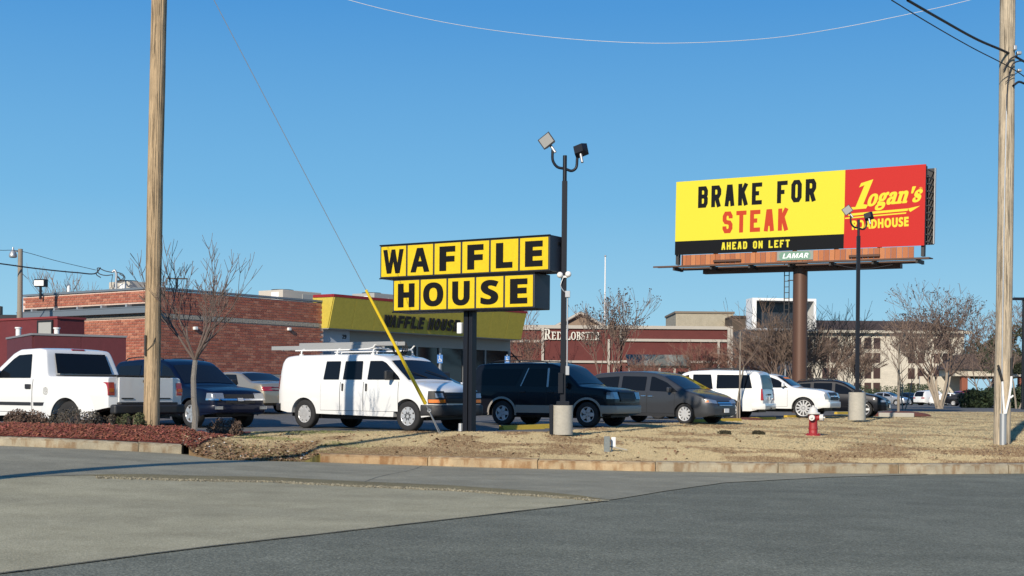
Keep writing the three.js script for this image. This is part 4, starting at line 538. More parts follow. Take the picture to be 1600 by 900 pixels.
// ---------------------------------------------------------------- lamp posts on concrete bases
function lampPost(label, px, d, yTop, baseY, bw, bh, gY, sc, plate) {
  const o = P(px, baseY, d); const t = thing('lamp_post', label, 'lamp post', V(o.x, gY, o.z)); const top = P(px + 1, yTop, d).y - gY;
  const oct = new THREE.CylinderGeometry(bw / 2, bw / 2, bh, 8, 1); mk('concrete_base', oct.rotateY(Math.PI / 8).translate(0, bh / 2, 0), M.concrete, t);
  if (plate) mk('base_plate', box(0.07, bh + 0.02, 0.4, -bw / 2 - 0.02, bh / 2, -0.05), M.steelDark, t);
  mk('anchor_plate', rbox(0.3 * sc, 0.1, 0.3 * sc, 0.01, 0, bh + 0.05, 0), M.steelDark, t); mk('pole', merge([rbox(0.13 * sc, top - bh - 0.62 * sc, 0.13 * sc, 0.012, 0, bh + (top - bh - 0.62 * sc) / 2, 0), cyl(0.05 * sc, 0.05 * sc, 0.65 * sc, 0, top - 0.65 * sc, 0)]), M.steelDark, t);
  const k = sc, y = top - 0.28 * k; mk('yoke', tube([V(-0.30 * k, y + 0.42 * k, 0), V(-0.29 * k, y + 0.15 * k, 0), V(-0.18 * k, y + 0.0, 0), V(0, y - 0.04 * k, 0), V(0.17 * k, y - 0.09 * k, 0), V(0.27 * k, y - 0.02, 0), V(0.3 * k, y + 0.22 * k, 0)], 0.034 * k, 36, 8), M.steelDark, t);
  const head = (x, yy, rz, ry, rx) => { const h = new THREE.Group(); h.name = 'flood_head'; h.position.set(x, yy, 0); h.rotation.set(rx, ry, rz); t.add(h); const s = new THREE.CylinderGeometry(0.21 * k, 0.14 * k, 0.2 * k, 4, 1).rotateY(Math.PI / 4).rotateX(Math.PI / 2).scale(1.15, 1, 1); mk('housing', s, M.steelDark, h); mk('lens', box(0.29 * k, 0.25 * k, 0.02, 0, 0, 0.105 * k), std(C(0.22, 0.22, 0.21), 0.4), h); mk('knuckle', rod(V(0, -0.1 * k, 0), V(0, -0.34 * k, 0), 0.035 * k), M.galv, h); return h; };
  head(-0.42 * k, y + 0.62 * k, 0.62, -0.35, 0.0); head(0.36 * k, y + 0.42 * k, -0.2, Math.PI - 0.5, -0.2); return t;
}
{
  const t = lampPost('tall black lamp post on a concrete base beside the yellow letter sign', 879, 32.6, 243, 679, 0.52, 0.71, 0.42, 1, true);
  mk('conduit', merge([rod(V(0.09, 0.9 + 0.75, 0.08), V(0.09, 3.45, 0.08), 0.018), rbox(0.09, 0.22, 0.08, 0.01, 0.1, 1.55, 0.09), rbox(0.12, 0.16, 0.1, 0.01, 0.09, 3.4, 0.09)]), M.galv, t); mk('junction_box', rbox(0.12, 0.5, 0.1, 0.01, -0.06, 1.25, 0.08), M.steelDark, t);
  mk('twin_spot', merge([new THREE.SphereGeometry(0.075, 14, 10).translate(-0.1, 3.86, 0.12), new THREE.SphereGeometry(0.075, 14, 10).translate(0.1, 3.88, 0.12), rbox(0.2, 0.05, 0.06, 0.01, 0, 3.82, 0.08)]), M.white, t); mk('loose_cable', tube([V(-0.02, 3.8, 0.1), V(-0.08, 3.6, 0.12), V(0.02, 3.45, 0.12), V(0.09, 3.42, 0.1)], 0.014, 20, 5), M.galv, t);
  lampPost('black lamp post on a concrete base in front of the billboard', 1339, 53.5, 343, 649, 0.69, 1.1, 0.44, 1.05, false);
}

// ---------------------------------------------------------------- the billboard
{
  const W = 14.55, H = 4.27, cw = 2048, ch = Math.round(2048 * H / W), cv = document.createElement('canvas'); cv.width = cw; cv.height = ch; const c = cv.getContext('2d');
  const yel = '#f2e443', red = '#d2342f', ink = '#121418', tR = '#cf4a2c';
  c.fillStyle = yel; c.fillRect(0, 0, cw, ch); c.fillStyle = ink; c.fillRect(0, ch * 0.816, cw * 0.70, ch); c.fillStyle = red; c.fillRect(cw * 0.70, 0, cw, ch);
  // block capitals with cut corners: strokes on a 0..1 by 0..1 box
  const k = 0.22, G = { B: [[[0, 0], [.8, 0], [1, k * .7], [1, .36], [.85, .47], [0, .47]], [[.85, .47], [1, .6], [1, 1 - k * .7], [.8, 1], [0, 1], [0, 0]]], R: [[[0, 1], [0, 0], [.78, 0], [1, k * .7], [1, .38], [.8, .52], [0, .52]], [[.5, .52], [1, 1]]], A: [[[0, 1], [.34, 0], [.66, 0], [1, 1]], [[.16, .7], [.84, .7]]], K: [[[0, 0], [0, 1]], [[1, 0], [.05, .62]], [[.42, .4], [1, 1]]], E: [[[1, 0], [0, 0], [0, 1], [1, 1]], [[0, .48], [.85, .48]]], F: [[[1, 0], [0, 0], [0, 1]], [[0, .5], [.85, .5]]], O: [[[.25, 0], [.75, 0], [1, k * .7], [1, 1 - k * .7], [.75, 1], [.25, 1], [0, 1 - k * .7], [0, k * .7], [.25, 0], [.5, 0]]], S: [[[1, .28], [1, k * .7], [.78, 0], [.22, 0], [0, k * .7], [0, .36], [.2, .48], [.8, .52], [1, .64], [1, 1 - k * .7], [.78, 1], [.22, 1], [0, 1 - k * .7], [0, .72]]], T: [[[0, 0], [1, 0]], [[.5, 0], [.5, 1]]], H: [[[0, 0], [0, 1]], [[1, 0], [1, 1]], [[0, .5], [1, .5]]], D: [[[0, 0], [.75, 0], [1, k * .7], [1, 1 - k * .7], [.75, 1], [0, 1], [0, 0], [.2, 0]]], N: [[[0, 1], [0, 0]], [[0, 0.02], [1, .98]], [[1, 1], [1, 0]]], L: [[[0, 0], [0, 1], [1, 1]]], U: [[[0, 0], [0, 1 - k * .7], [.25, 1], [.75, 1], [1, 1 - k * .7], [1, 0]]] };
  const word = (txt, x0, x1, y0, y1, lw, col, gap = 0.36, space = 0.75) => { let units = 0; for (const q of txt) units += q === ' ' ? space : 1; const nG = txt.length - 1, w = (x1 - x0) / (units + nG * gap); let x = x0; c.strokeStyle = col; c.lineWidth = lw; c.lineJoin = 'miter'; c.lineCap = 'butt'; c.miterLimit = 6; const i = lw / 2; for (const q of txt) { if (q === ' ') { x += w * (space + gap); continue; } for (const s of G[q]) { c.beginPath(); s.forEach((p, j) => { let px = x + i + p[0] * (w - lw), py = y0 + i + p[1] * (y1 - y0 - lw); const e = j === 0 ? s[1] : j === s.length - 1 ? s[j - 1] : null; if (e) { const dx = p[0] - e[0], dy = p[1] - e[1]; if ((p[1] === 0 || p[1] === 1) && Math.abs(dy) > 0.3) py += Math.sign(dy) * i; if ((p[0] === 0 || p[0] === 1) && Math.abs(dy) < 0.01) px += Math.sign(dx) * i; } if (j) c.lineTo(px, py); else c.moveTo(px, py); }); c.stroke(); } x += w * (1 + gap); } };
  word('BRAKE FOR', cw * 0.098, cw * 0.588, ch * 0.085, ch * 0.375, 34, ink); word('STEAK', cw * 0.206, cw * 0.480, ch * 0.445, ch * 0.735, 34, tR); word('AHEAD ON LEFT', cw * 0.203, cw * 0.487, ch * 0.855, ch * 0.955, 13, yel, 0.34);
  // the red panel's script logo
  c.save(); c.translate(cw * 0.742, ch * 0.50); c.rotate(-0.035); c.fillStyle = yel; c.transform(1, 0, -0.34, 1, 0, 0); c.font = 'bold 150px serif'; c.lineWidth = 9; c.strokeStyle = yel; c.lineJoin = 'round';
  c.beginPath(); c.moveTo(-4, -12); c.lineTo(14, -172); c.lineTo(-24, -158); c.lineTo(-18, -190); c.lineTo(70, -210); c.lineTo(52, -28); c.lineTo(92, -20); c.lineTo(84, 6); c.lineTo(-50, 6); c.lineTo(-34, -14); c.closePath(); c.fill();;
  const tw = c.measureText("ogan's").width, fit = cw * 0.20 / tw; c.save(); c.translate(78, -12); c.scale(fit, 1.02); c.fillText("ogan's", 0, 0); c.strokeText("ogan's", 0, 0); c.restore();
  c.fillRect(-40, 34, 455, 18); c.beginPath(); c.moveTo(415, 34); c.lineTo(500, 22); c.lineTo(440, 62); c.lineTo(425, 52); c.fill(); c.fillRect(-60, 62, 470, 10); c.restore();
  c.fillStyle = yel; c.font = 'bold 92px sans-serif'; { const w2 = c.measureText('ROADHOUSE').width; c.save(); c.translate(cw * 0.728, ch * 0.765); c.rotate(-0.02); c.scale(cw * 0.215 / w2, 1); c.fillText('ROADHOUSE', 0, 0); c.lineWidth = 5; c.strokeStyle = yel; c.strokeText('ROADHOUSE', 0, 0); c.restore(); }
  c.font = '34px sans-serif'; c.fillText('®', cw * 0.976, ch * 0.32);
  const tx = new THREE.CanvasTexture(cv); tx.colorSpace = THREE.SRGBColorSpace; tx.magFilter = THREE.LinearFilter;
  const A = P(1053, HY, 78.7), B = P(1442, HY, 70.7), mid = A.clone().add(B).multiplyScalar(0.5), yb = 9.43; mid.y = 0.42;
  const t = thing('billboard', 'large yellow and red steakhouse billboard on a single brown steel column', 'billboard', mid, -33.4 * RAD), y0 = yb - 0.42;
  const tilt = new THREE.Group(); // the face hangs a touch out of level
  const hang = (o) => { o.rotation.z = -0.012; o.position.y = 0; return o; };
  const mF = new THREE.MeshPhysicalMaterial({ color: C(0.72, 0.72, 0.72), roughness: 0.6, specularIntensity: 0.3, map: tx, side: THREE.DoubleSide }), mSt = std(C(0.05, 0.048, 0.048), 0.6, 0.3), mBr = std(C(0.10, 0.05, 0.032), 0.5, 0.2), rot = o => { const pv = y0; o.position.set(0, 0, 0); o.rotation.z = -0.014; o.position.x = -pv * 0.014; return o; };
  rot(mk('poster', new THREE.PlaneGeometry(W, H).translate(0, y0 + H / 2, 0.02), mF, t)); rot(mk('backing', box(W - 0.02, H - 0.02, 0.1, 0, y0 + H / 2, -0.045), mSt, t));
  for (const x of [-7.2, -4.8, -2.4, 0, 2.4, 4.8, 7.15]) rot(mk('frame_upright', box(0.16, H + 0.5, 0.3, x, y0 + H / 2 - 0.3, -0.27), mSt, t));
  for (const y of [0.3, 1.5, 2.8, 4.0]) rot(mk('frame_stringer', box(W - 0.2, 0.12, 0.14, 0, y0 + y, -0.5), mSt, t));
  rot(mk('rear_face', box(W, H - 0.2, 0.08, 0.15, y0 + H / 2 + 0.05, -1.2), mSt, t)); for (let y = 0.2; y < H; y += 0.38) rot(mk('edge_rung', box(0.05, 0.05, 1.1, W / 2 + 0.08, y0 + y, -0.62), mSt, t));
  rot(mk('edge_plate', box(0.03, H - 0.25, 0.22, W / 2 + 0.2, y0 + H / 2 + 0.05, -1.06), std(C(0.5, 0.5, 0.5), 0.6), t));
  const ap = [C(0.50, 0.17, 0.06), C(0.42, 0.135, 0.05), C(0.56, 0.21, 0.08)].map(q => rough(q, 0.004, 0.7)); const nA = 44; for (let i = 0; i < nA; i++) rot(mk('apron_panel', rbox(13.6 / nA - 0.02, 0.62, 0.05, 0.008, -6.7 + 13.6 * i / nA, y0 - 0.34, 0.0), ap[(i * 7) % 3], t));
  rot(mk('walkway', merge([box(W + 1.5, 0.05, 0.7, -0.25, y0 - 0.72, 0.42), box(W + 1.5, 0.09, 0.05, -0.25, y0 - 0.74, 0.78), box(W - 0.6, 0.16, 0.2, 0.0, y0 - 0.82, -0.3)]), std(C(0.09, 0.05, 0.035), 0.7), t));
  for (let x = -7; x <= 7.2; x += 2.35) rot(mk('walkway_bracket', merge([rod(V(x, y0 - 0.95, -0.3), V(x, y0 - 0.75, 0.8), 0.04), box(0.1, 0.2, 1.2, x, y0 - 0.86, 0.1)]), mSt, t));
  for (const [x, w] of [[-3.9, 1.7], [4.1, 1.7]]) rot(mk('apron_lamp', rbox(w, 0.14, 0.12, 0.03, x, y0 - 0.45, 0.12), mBr, t));
  { const n = document.createElement('canvas'); n.width = 512; n.height = 128; const q = n.getContext('2d'); q.fillStyle = '#8a8f86'; q.fillRect(0, 0, 512, 128); q.fillStyle = '#6d8f7c'; q.beginPath(); q.moveTo(60, 4); q.lineTo(452, 4); q.quadraticCurveTo(510, 64, 452, 124); q.lineTo(60, 124); q.quadraticCurveTo(2, 64, 60, 4); q.fill(); q.fillStyle = '#eef2ee'; q.font = 'italic bold 96px sans-serif'; const w = q.measureText('LAMAR').width; q.save(); q.translate(70, 98); q.scale(372 / w, 1); q.fillText('LAMAR', 0, 0); q.restore();
    const tt = new THREE.CanvasTexture(n); tt.colorSpace = THREE.SRGBColorSpace; tt.magFilter = THREE.LinearFilter; rot(mk('owner_plate', rbox(2.1, 0.5, 0.03, 0.01, 0.15, y0 - 0.3, 0.07), std(0xffffff, 0.5, 0, { map: (tt) }), t)); }
  for (const x of [-7.0, -6.75]) rot(mk('access_ladder', rod(V(x, y0 - 0.7, 0.1), V(x, y0, 0.1), 0.025), mSt, t));
  const col = P(1243, HY, 74.6); const lx = (col.x - mid.x) * Math.cos(33.4 * RAD) + (col.z - mid.z) * Math.sin(33.4 * RAD); const cx = lx;
  mk('column', new THREE.CylinderGeometry(0.40, 0.42, y0 - 0.5, 28).translate(cx, (y0 - 0.5) / 2, -0.6), mBr, t); mk('torsion_beam', box(W - 3, 0.24, 0.4, 0, y0 - 1.0, -0.6).scale(1, 1, 1).rotateZ(-0.014), mBr, t); mk('column_ladder', merge([rod(V(cx - 0.62, 4.6, -0.5), V(cx - 0.62, y0 - 0.6, -0.5), 0.03), rod(V(cx - 0.9, 4.6, -0.5), V(cx - 0.9, y0 - 0.6, -0.5), 0.03), ...Array.from({ length: 11 }, (_, i) => rod(V(cx - 0.9, 4.8 + i * 0.32, -0.5), V(cx - 0.62, 4.8 + i * 0.32, -0.5), 0.02)), ...[5, 7.4].map(y => rod(V(cx - 0.7, y, -0.5), V(cx - 0.35, y, -0.55), 0.03))]), mSt, t);
  mk('slack_cable', tube([V(2.6, y0 - 0.95, 0.6), V(4.2, y0 - 1.25, 0.6), V(5.8, y0 - 1.1, 0.6)], 0.02, 20, 5), M.wire, t);
}
// ---------------------------------------------------------------- red seafood restaurant across the car park
{
  const D = 100, y = py => P(1000, py, D).y, X = px => P(px, 560, D).x, g = 0.4;
  const t = thing('seafood_restaurant', 'long dark red restaurant with white trim and raised letters', 'restaurant', V(X(960), g, -D - 6));
  const mR = rough(C(0.135, 0.03, 0.026), 0.01, 0.85), mW = rough(C(0.52, 0.48, 0.42), 0.004), L = px => X(px) - X(960), Y = py => y(py) - g;
  const wall = (p0, p1, top, z, dep = 12) => mk('wall', box(L(p1) - L(p0), Y(top), dep, (L(p0) + L(p1)) / 2, Y(top) / 2, z - dep / 2 + 6), mR, t);
  wall(742, 848, 517, 0); wall(848, 968, 515, 0.5); wall(968, 1140, 514, 0);
  const hb = (p0, p1, a, b, z) => mk('trim_band', box(L(p1) - L(p0), Y(a) - Y(b), 0.14, (L(p0) + L(p1)) / 2, (Y(a) + Y(b)) / 2, z + 6.07), mW, t), vb = (p, w, a, b, z) => mk('trim_post', box(w, Y(a) - Y(b), 0.16, L(p), (Y(a) + Y(b)) / 2, z + 6.09), mW, t);
  hb(742, 847, 512, 517, 0.02); hb(845, 970, 510, 515, 0.52); hb(968, 1142, 509, 514, 0.02); hb(742, 847, 532.5, 536.5, 0.02); hb(968, 1142, 529.5, 533.5, 0.02); hb(742, 847, 565, 568.5, 0.02); hb(849, 967, 564.5, 568, 0.52); hb(968, 1142, 563, 566.5, 0.02);
  vb(847.5, 0.18, 515, 612, 0.52); vb(968, 0.14, 515, 533, 0.52); vb(950, 0.16, 531, 612, 0.52); vb(1138, 0.2, 509, 612, 0.06); vb(1142.5, 0.16, 509, 612, 0.03); vb(1122, 0.16, 533, 612, 0.06);
  { let x = L(849.5); const mL = std(C(0.6, 0.57, 0.5), 0.5); for (const [ch, w, h, gap] of [['R', 0.5, 0.8, 0.04], ['E', 0.34, 0.6, 0.05], ['D', 0.4, 0.6, 0.2], ['L', 0.42, 0.8, 0.04], ['O', 0.36, 0.6, 0.04], ['B', 0.31, 0.6, 0.04], ['S', 0.26, 0.6, 0.04], ['T', 0.33, 0.6, 0.04], ['E', 0.3, 0.6, 0.04], ['R', 0.36, 0.6, 0]]) { mk('letter', letters(ch, w, h, 0.1, 'serif', 0.01), mL, t).position.set(x, Y(532.5), 6.56); x += w + gap; } }
  mk('parapet_back', box(L(1140) - L(742), 0.25, 0.4, (L(742) + L(1140)) / 2, Y(511), 5.2), mW, t);
  // gabled entrance behind the parapet
  const p = P(906, HY, 112); p.y = 0.4; const gt = thing('gabled_roof', 'white trimmed grey gable rising behind the red parapet', 'roof', p), yy = q => P(906, q, 112).y - 0.4, w = 2.05;
  const s = new THREE.Shape(); s.moveTo(-w, yy(511)); s.lineTo(0, yy(490)); s.lineTo(w, yy(511)); mk('gable_wall', new THREE.ExtrudeGeometry(s, { depth: 6, bevelEnabled: false }).translate(0, 0, -6), rough(C(0.3, 0.22, 0.16)), gt);
  for (const sg of [1, -1]) { mk('roof_slope', merge([rod(V(sg * 2.6, yy(517), 0.2), V(0, yy(488.5), 0.2), 0.01)].slice(0, 0).concat([gridGeo(1, 1, (u, v) => V(sg * 2.5 * u, mix(yy(487.5), yy(514), u), mix(0.3, -7, v)))])), rough(C(0.16, 0.17, 0.19)), gt); mk('barge_board', rod(V(0, yy(489), 0.32), V(sg * 2.5, yy(515), 0.32), 0.14, 0.14, 4), mW, gt); }
  mk('wall_below', box(4, yy(511), 5.9, 0, yy(511) / 2, -3.05), mR, gt);
  // shingled lean-to roofs
  const canopy = (p0, p1, d, ya, yb, label, nd) => { const o = P((p0 + p1) / 2, HY, d); o.y = 0.4; const c = thing('shingled_porch', label, 'porch', o), hw = (p1 - p0) / 2 / F * d, Yp = q => P((p0 + p1) / 2, q, d).y - 0.4; const ms = [C(0.2, 0.21, 0.18), C(0.26, 0.265, 0.23), C(0.16, 0.17, 0.15)].map(q => rough(q, 0.01)); const rows = 4, nS = Math.round(hw * 2 / 0.55);
    for (let r = 0; r < rows; r++) for (let i = 0; i < nS; i++) { const m = mk('shingle', box(hw * 2 / nS * 0.97, 0.04, 0.62), ms[(i * 5 + r * 3) % 3], c); m.position.set(-hw + hw * 2 * (i + 0.5) / nS, mix(Yp(yb), Yp(ya), (r + 0.5) / rows), 1.1 - 0.48 * r); m.rotation.x = 0.55; }
    mk('porch_deck', box(hw * 2, 0.12, 2.2, 0, Yp(yb) - 0.16, 0.2), M.black, c); for (let i = 0; i <= nd; i++) mk('porch_post', box(0.14, Yp(yb) - 0.2, 0.14, -hw + 0.1 + (hw * 2 - 0.2) * i / nd, (Yp(yb) - 0.2) / 2, 1.2), mW, c); for (let i = 0; i < nd; i++) mk('porch_window', box(hw * 2 / nd - 0.5, 1.3, 0.05, -hw + hw * 2 * (i + 0.5) / nd, Yp(yb) - 1.1, 0.4), M.glassShop, c); };
  canopy(978, 1076, 92, 556, 570, 'grey shingled porch roof in front of the red restaurant', 4); canopy(1150, 1196, 96, 560, 575, 'small grey shingled porch beside the dark shop front', 2);
}
{ // stucco block, dark shop and the white framed box on its roof
  const b = (name, label, cat, p0, p1, top, D, dep, mat) => { const c = P((p0 + p1) / 2, HY, D); c.y = 0.35; const t = thing(name, label, cat, V(c.x, 0.35, -D)); const w = (p1 - p0) / F * D, h = P((p0 + p1) / 2, top, D).y - 0.35; mk('wall', box(w, h, dep, 0, h / 2, -dep / 2), mat, t); return { t, w, h, D }; };
  const st = b('stucco_block', 'mottled beige stucco block rising behind the red restaurant', 'building', 1055, 1145, 489, 122, 8, rough(C(0.46, 0.41, 0.31), 0.03)); mk('roof_cap', box(st.w + 0.2, 0.18, 8.2, 0, st.h + 0.05, -4), rough(C(0.25, 0.2, 0.15)), st.t);
  const br = b('brown_roof_building', 'low building with brown roof between the stucco block and white box', 'building', 1143, 1178, 496, 118, 6, rough(C(0.1, 0.075, 0.055))); mk('roof_edge', box(br.w, 0.2, 6.2, 0, br.h + 0.05, -3), rough(C(0.07, 0.05, 0.04)), br.t);
  const sh = b('dark_shop', 'dark navy shop front under the white framed box', 'shop', 1164, 1248, 514, 106, 10, std(C(0.022, 0.026, 0.04), 0.5)); mk('fascia_strip', box(sh.w + 0.1, 0.12, 0.1, 0, sh.h, 0.04), M.galv, sh.t); for (let i = 0; i < 4; i++) { const w = mk('shop_window', box(sh.w / 4 - 0.14, 2.6, 0.04, -sh.w / 2 + sh.w / 4 * (i + 0.5), 1.7, 0.03), M.glassShop, sh.t); mk('frame', box(0.09, 3.9, 0.08, -sh.w / 2 + sh.w / 4 * (i + 1) - 0.04, 1.95, 0.05), M.galv, w); } mk('lettering', letters('HER', 1.1, 0.42, 0.06, 'serif'), std(C(0.25, 0.25, 0.25), 0.5), sh.t).position.set(-1.55, sh.h - 1.0, 0.03);
  const D = 106, p0 = 1173, p1 = 1276, c = P((p0 + p1) / 2, HY, D), w = (p1 - p0) / F * D, yb = P(1224, 515, D).y, yt = P(1224, 470, D).y; c.y = yb; const f = thing('white_framed_box', 'white open box frame around a dark panel on the shop roof', 'sign frame', c, 0.12), h = yt - yb, mw = std(C(0.78, 0.78, 0.76), 0.5);
  mk('frame_side', box(0.34, h, 1.7, -w / 2 + 0.17, h / 2, -0.85), mw, f); mk('frame_side', box(0.2, h, 1.7, w / 2 - 0.1, h / 2, -0.85), mw, f); mk('frame_top', box(w, 0.2, 1.7, 0, h + 0.1, -0.85), mw, f); mk('panel', box(w - 0.5, h, 0.08, 0, h / 2, -1.6), std(C(0.03, 0.035, 0.045), 0.3), f); mk('frame_foot', box(w + 0.3, 0.12, 1.8, 0, -0.02, -0.85), M.galv, f);
}
{ // hotel far behind
  const D = 250, t0 = P(1372, HY, D), g = 0.3, t = thing('hotel', 'cream four storey hotel with a brown hipped roof', 'hotel', V(t0.x, g, -D)), X = px => P(px, 560, D).x - t0.x, Y = py => P(1372, py, D).y - g;
  const mC = rough(C(0.66, 0.60, 0.49), 0.02), mB = rough(C(0.075, 0.05, 0.04), 0.02), mWn = std(C(0.06, 0.035, 0.03), 0.3), mFrm = rough(C(0.62, 0.57, 0.46));
  const x0 = X(1228), x1 = X(1506), eave = Y(517); mk('wall', box(x1 - x0, eave, 16, (x0 + x1) / 2, eave / 2, -8), mC, t);
  const rf = new THREE.BufferGeometry(); { const a = x0 - 1, b = x1 + 1.2, z0 = 1, z1 = -17, e = eave - 0.1, r = Y(499), p = [[a, e, z0], [b, e, z0], [b, e, z1], [a, e, z1], [a + 1, r, -5], [b - 7.5, r, -5], [b - 7.5, r, -11], [a + 1, r, -11]], f = [[0, 1, 5], [0, 5, 4], [1, 2, 6], [1, 6, 5], [2, 3, 7], [2, 7, 6], [3, 0, 4], [3, 4, 7], [4, 5, 6], [4, 6, 7]]; rf.setAttribute('position', new THREE.Float32BufferAttribute(f.flat().flatMap(i => p[i]), 3)); rf.computeVertexNormals(); } mk('roof', rf, mB, t);
  mk('eave_board', box(x1 - x0 + 2.2, 0.5, 0.2, (x0 + x1) / 2 + 0.1, eave - 0.2, 1.02), mFrm, t);
  for (const px of [1240, 1262, 1290, 1303, 1340, 1356, 1370, 1424, 1439, 1464, 1478]) for (const [a, b] of [[528, 545], [551.5, 567], [575, 591.5], [598, 613]]) { const w = mk('window', box(1.25, Y(a) - Y(b), 0.1, X(px), (Y(a) + Y(b)) / 2, 0.03), mWn, t); mk('window_frame', box(0.12, Y(a) - Y(b), 0.14, X(px) + 0.7, (Y(a) + Y(b)) / 2, 0.05), mFrm, w); }
  const q0 = P(1545, HY, 215), c = thing('hotel_porch', 'low brown roofed hotel porch with cream fascia and brick pillars', 'porch', V(q0.x, 0.3, -215)), Yc = py => P(1545, py, 215).y - 0.3, Xc = px => P(px, 580, 215).x - q0.x;
  mk('roof', new THREE.CylinderGeometry(5.2, 9.5, Yc(553) - Yc(577), 4, 1).rotateY(Math.PI / 4).scale(1, 1, 0.7).translate(0, (Yc(553) + Yc(577)) / 2, -3), mB, c); mk('fascia', box(Xc(1612) - Xc(1490), Yc(577) - Yc(588), 8, 0.5, (Yc(577) + Yc(588)) / 2, -3), mC, c); mk('wall', box(Xc(1530) - Xc(1455), Yc(588), 0.6, Xc(1492), Yc(588) / 2, -6), mC, c);
  for (const px of [1506, 1560, 1596]) mk('pillar', box(0.95, Yc(588), 0.95, Xc(px), Yc(588) / 2, 0), rough(C(0.3, 0.1, 0.06)), c);
}
{ // far left: dark roofed house
  const D = 120, o = P(4, HY, D); o.y = 0.6; const t = thing('far_house', 'small brick house with a dark roof beyond the bin enclosure', 'house', o); const Y = q => P(4, q, D).y - 0.6; mk('wall', box(4.4, Y(509), 6, -0.6, Y(509) / 2, -3), rough(C(0.3, 0.2, 0.15)), t); mk('roof', merge([box(4.9, Y(492) - Y(508), 6.6, -0.6, (Y(492) + Y(508)) / 2, -3)]), rough(C(0.04, 0.042, 0.05)), t); mk('window', box(0.8, 0.5, 0.1, 0.2, Y(516), 0.02), M.glassShop, t); mk('chimney', box(0.7, 1.2, 0.7, -0.9, Y(488), -1), rough(C(0.4, 0.25, 0.16)), t);
}

// ---------------------------------------------------------------- bare trees
function pushTube(pos, a, b, ra, rb, n) {
  const dx = b[0] - a[0], dy = b[1] - a[1], dz = b[2] - a[2], l = Math.hypot(dx, dy, dz) || 1, d = [dx / l, dy / l, dz / l];
  let u = Math.abs(d[1]) < 0.9 ? [-d[2], 0, d[0]] : [0, d[2], -d[1]]; const ul = Math.hypot(...u); u = u.map(q => q / ul); const v = [d[1] * u[2] - d[2] * u[1], d[2] * u[0] - d[0] * u[2], d[0] * u[1] - d[1] * u[0]];
  const pt = (c, r, k) => { const t = k / n * 6.28318, cs = Math.cos(t) * r, sn = Math.sin(t) * r; return [c[0] + u[0] * cs + v[0] * sn, c[1] + u[1] * cs + v[1] * sn, c[2] + u[2] * cs + v[2] * sn]; };
  for (let k = 0; k < n; k++) { const p = pt(a, ra, k), q = pt(a, ra, k + 1), s = pt(b, rb, k), t = pt(b, rb, k + 1); pos.push(...p, ...s, ...q, ...q, ...s, ...t); }
}
const geoOf = pos => { const g = new THREE.BufferGeometry(); g.setAttribute('position', new THREE.Float32BufferAttribute(pos, 3)); g.setAttribute('uv', new THREE.Float32BufferAttribute(new Float32Array(pos.length / 3 * 2).map((_, i) => pos[(i >> 1) * 3 + (i & 1 ? 1 : 0)] * 2), 2)); g.computeVertexNormals(); return g; };
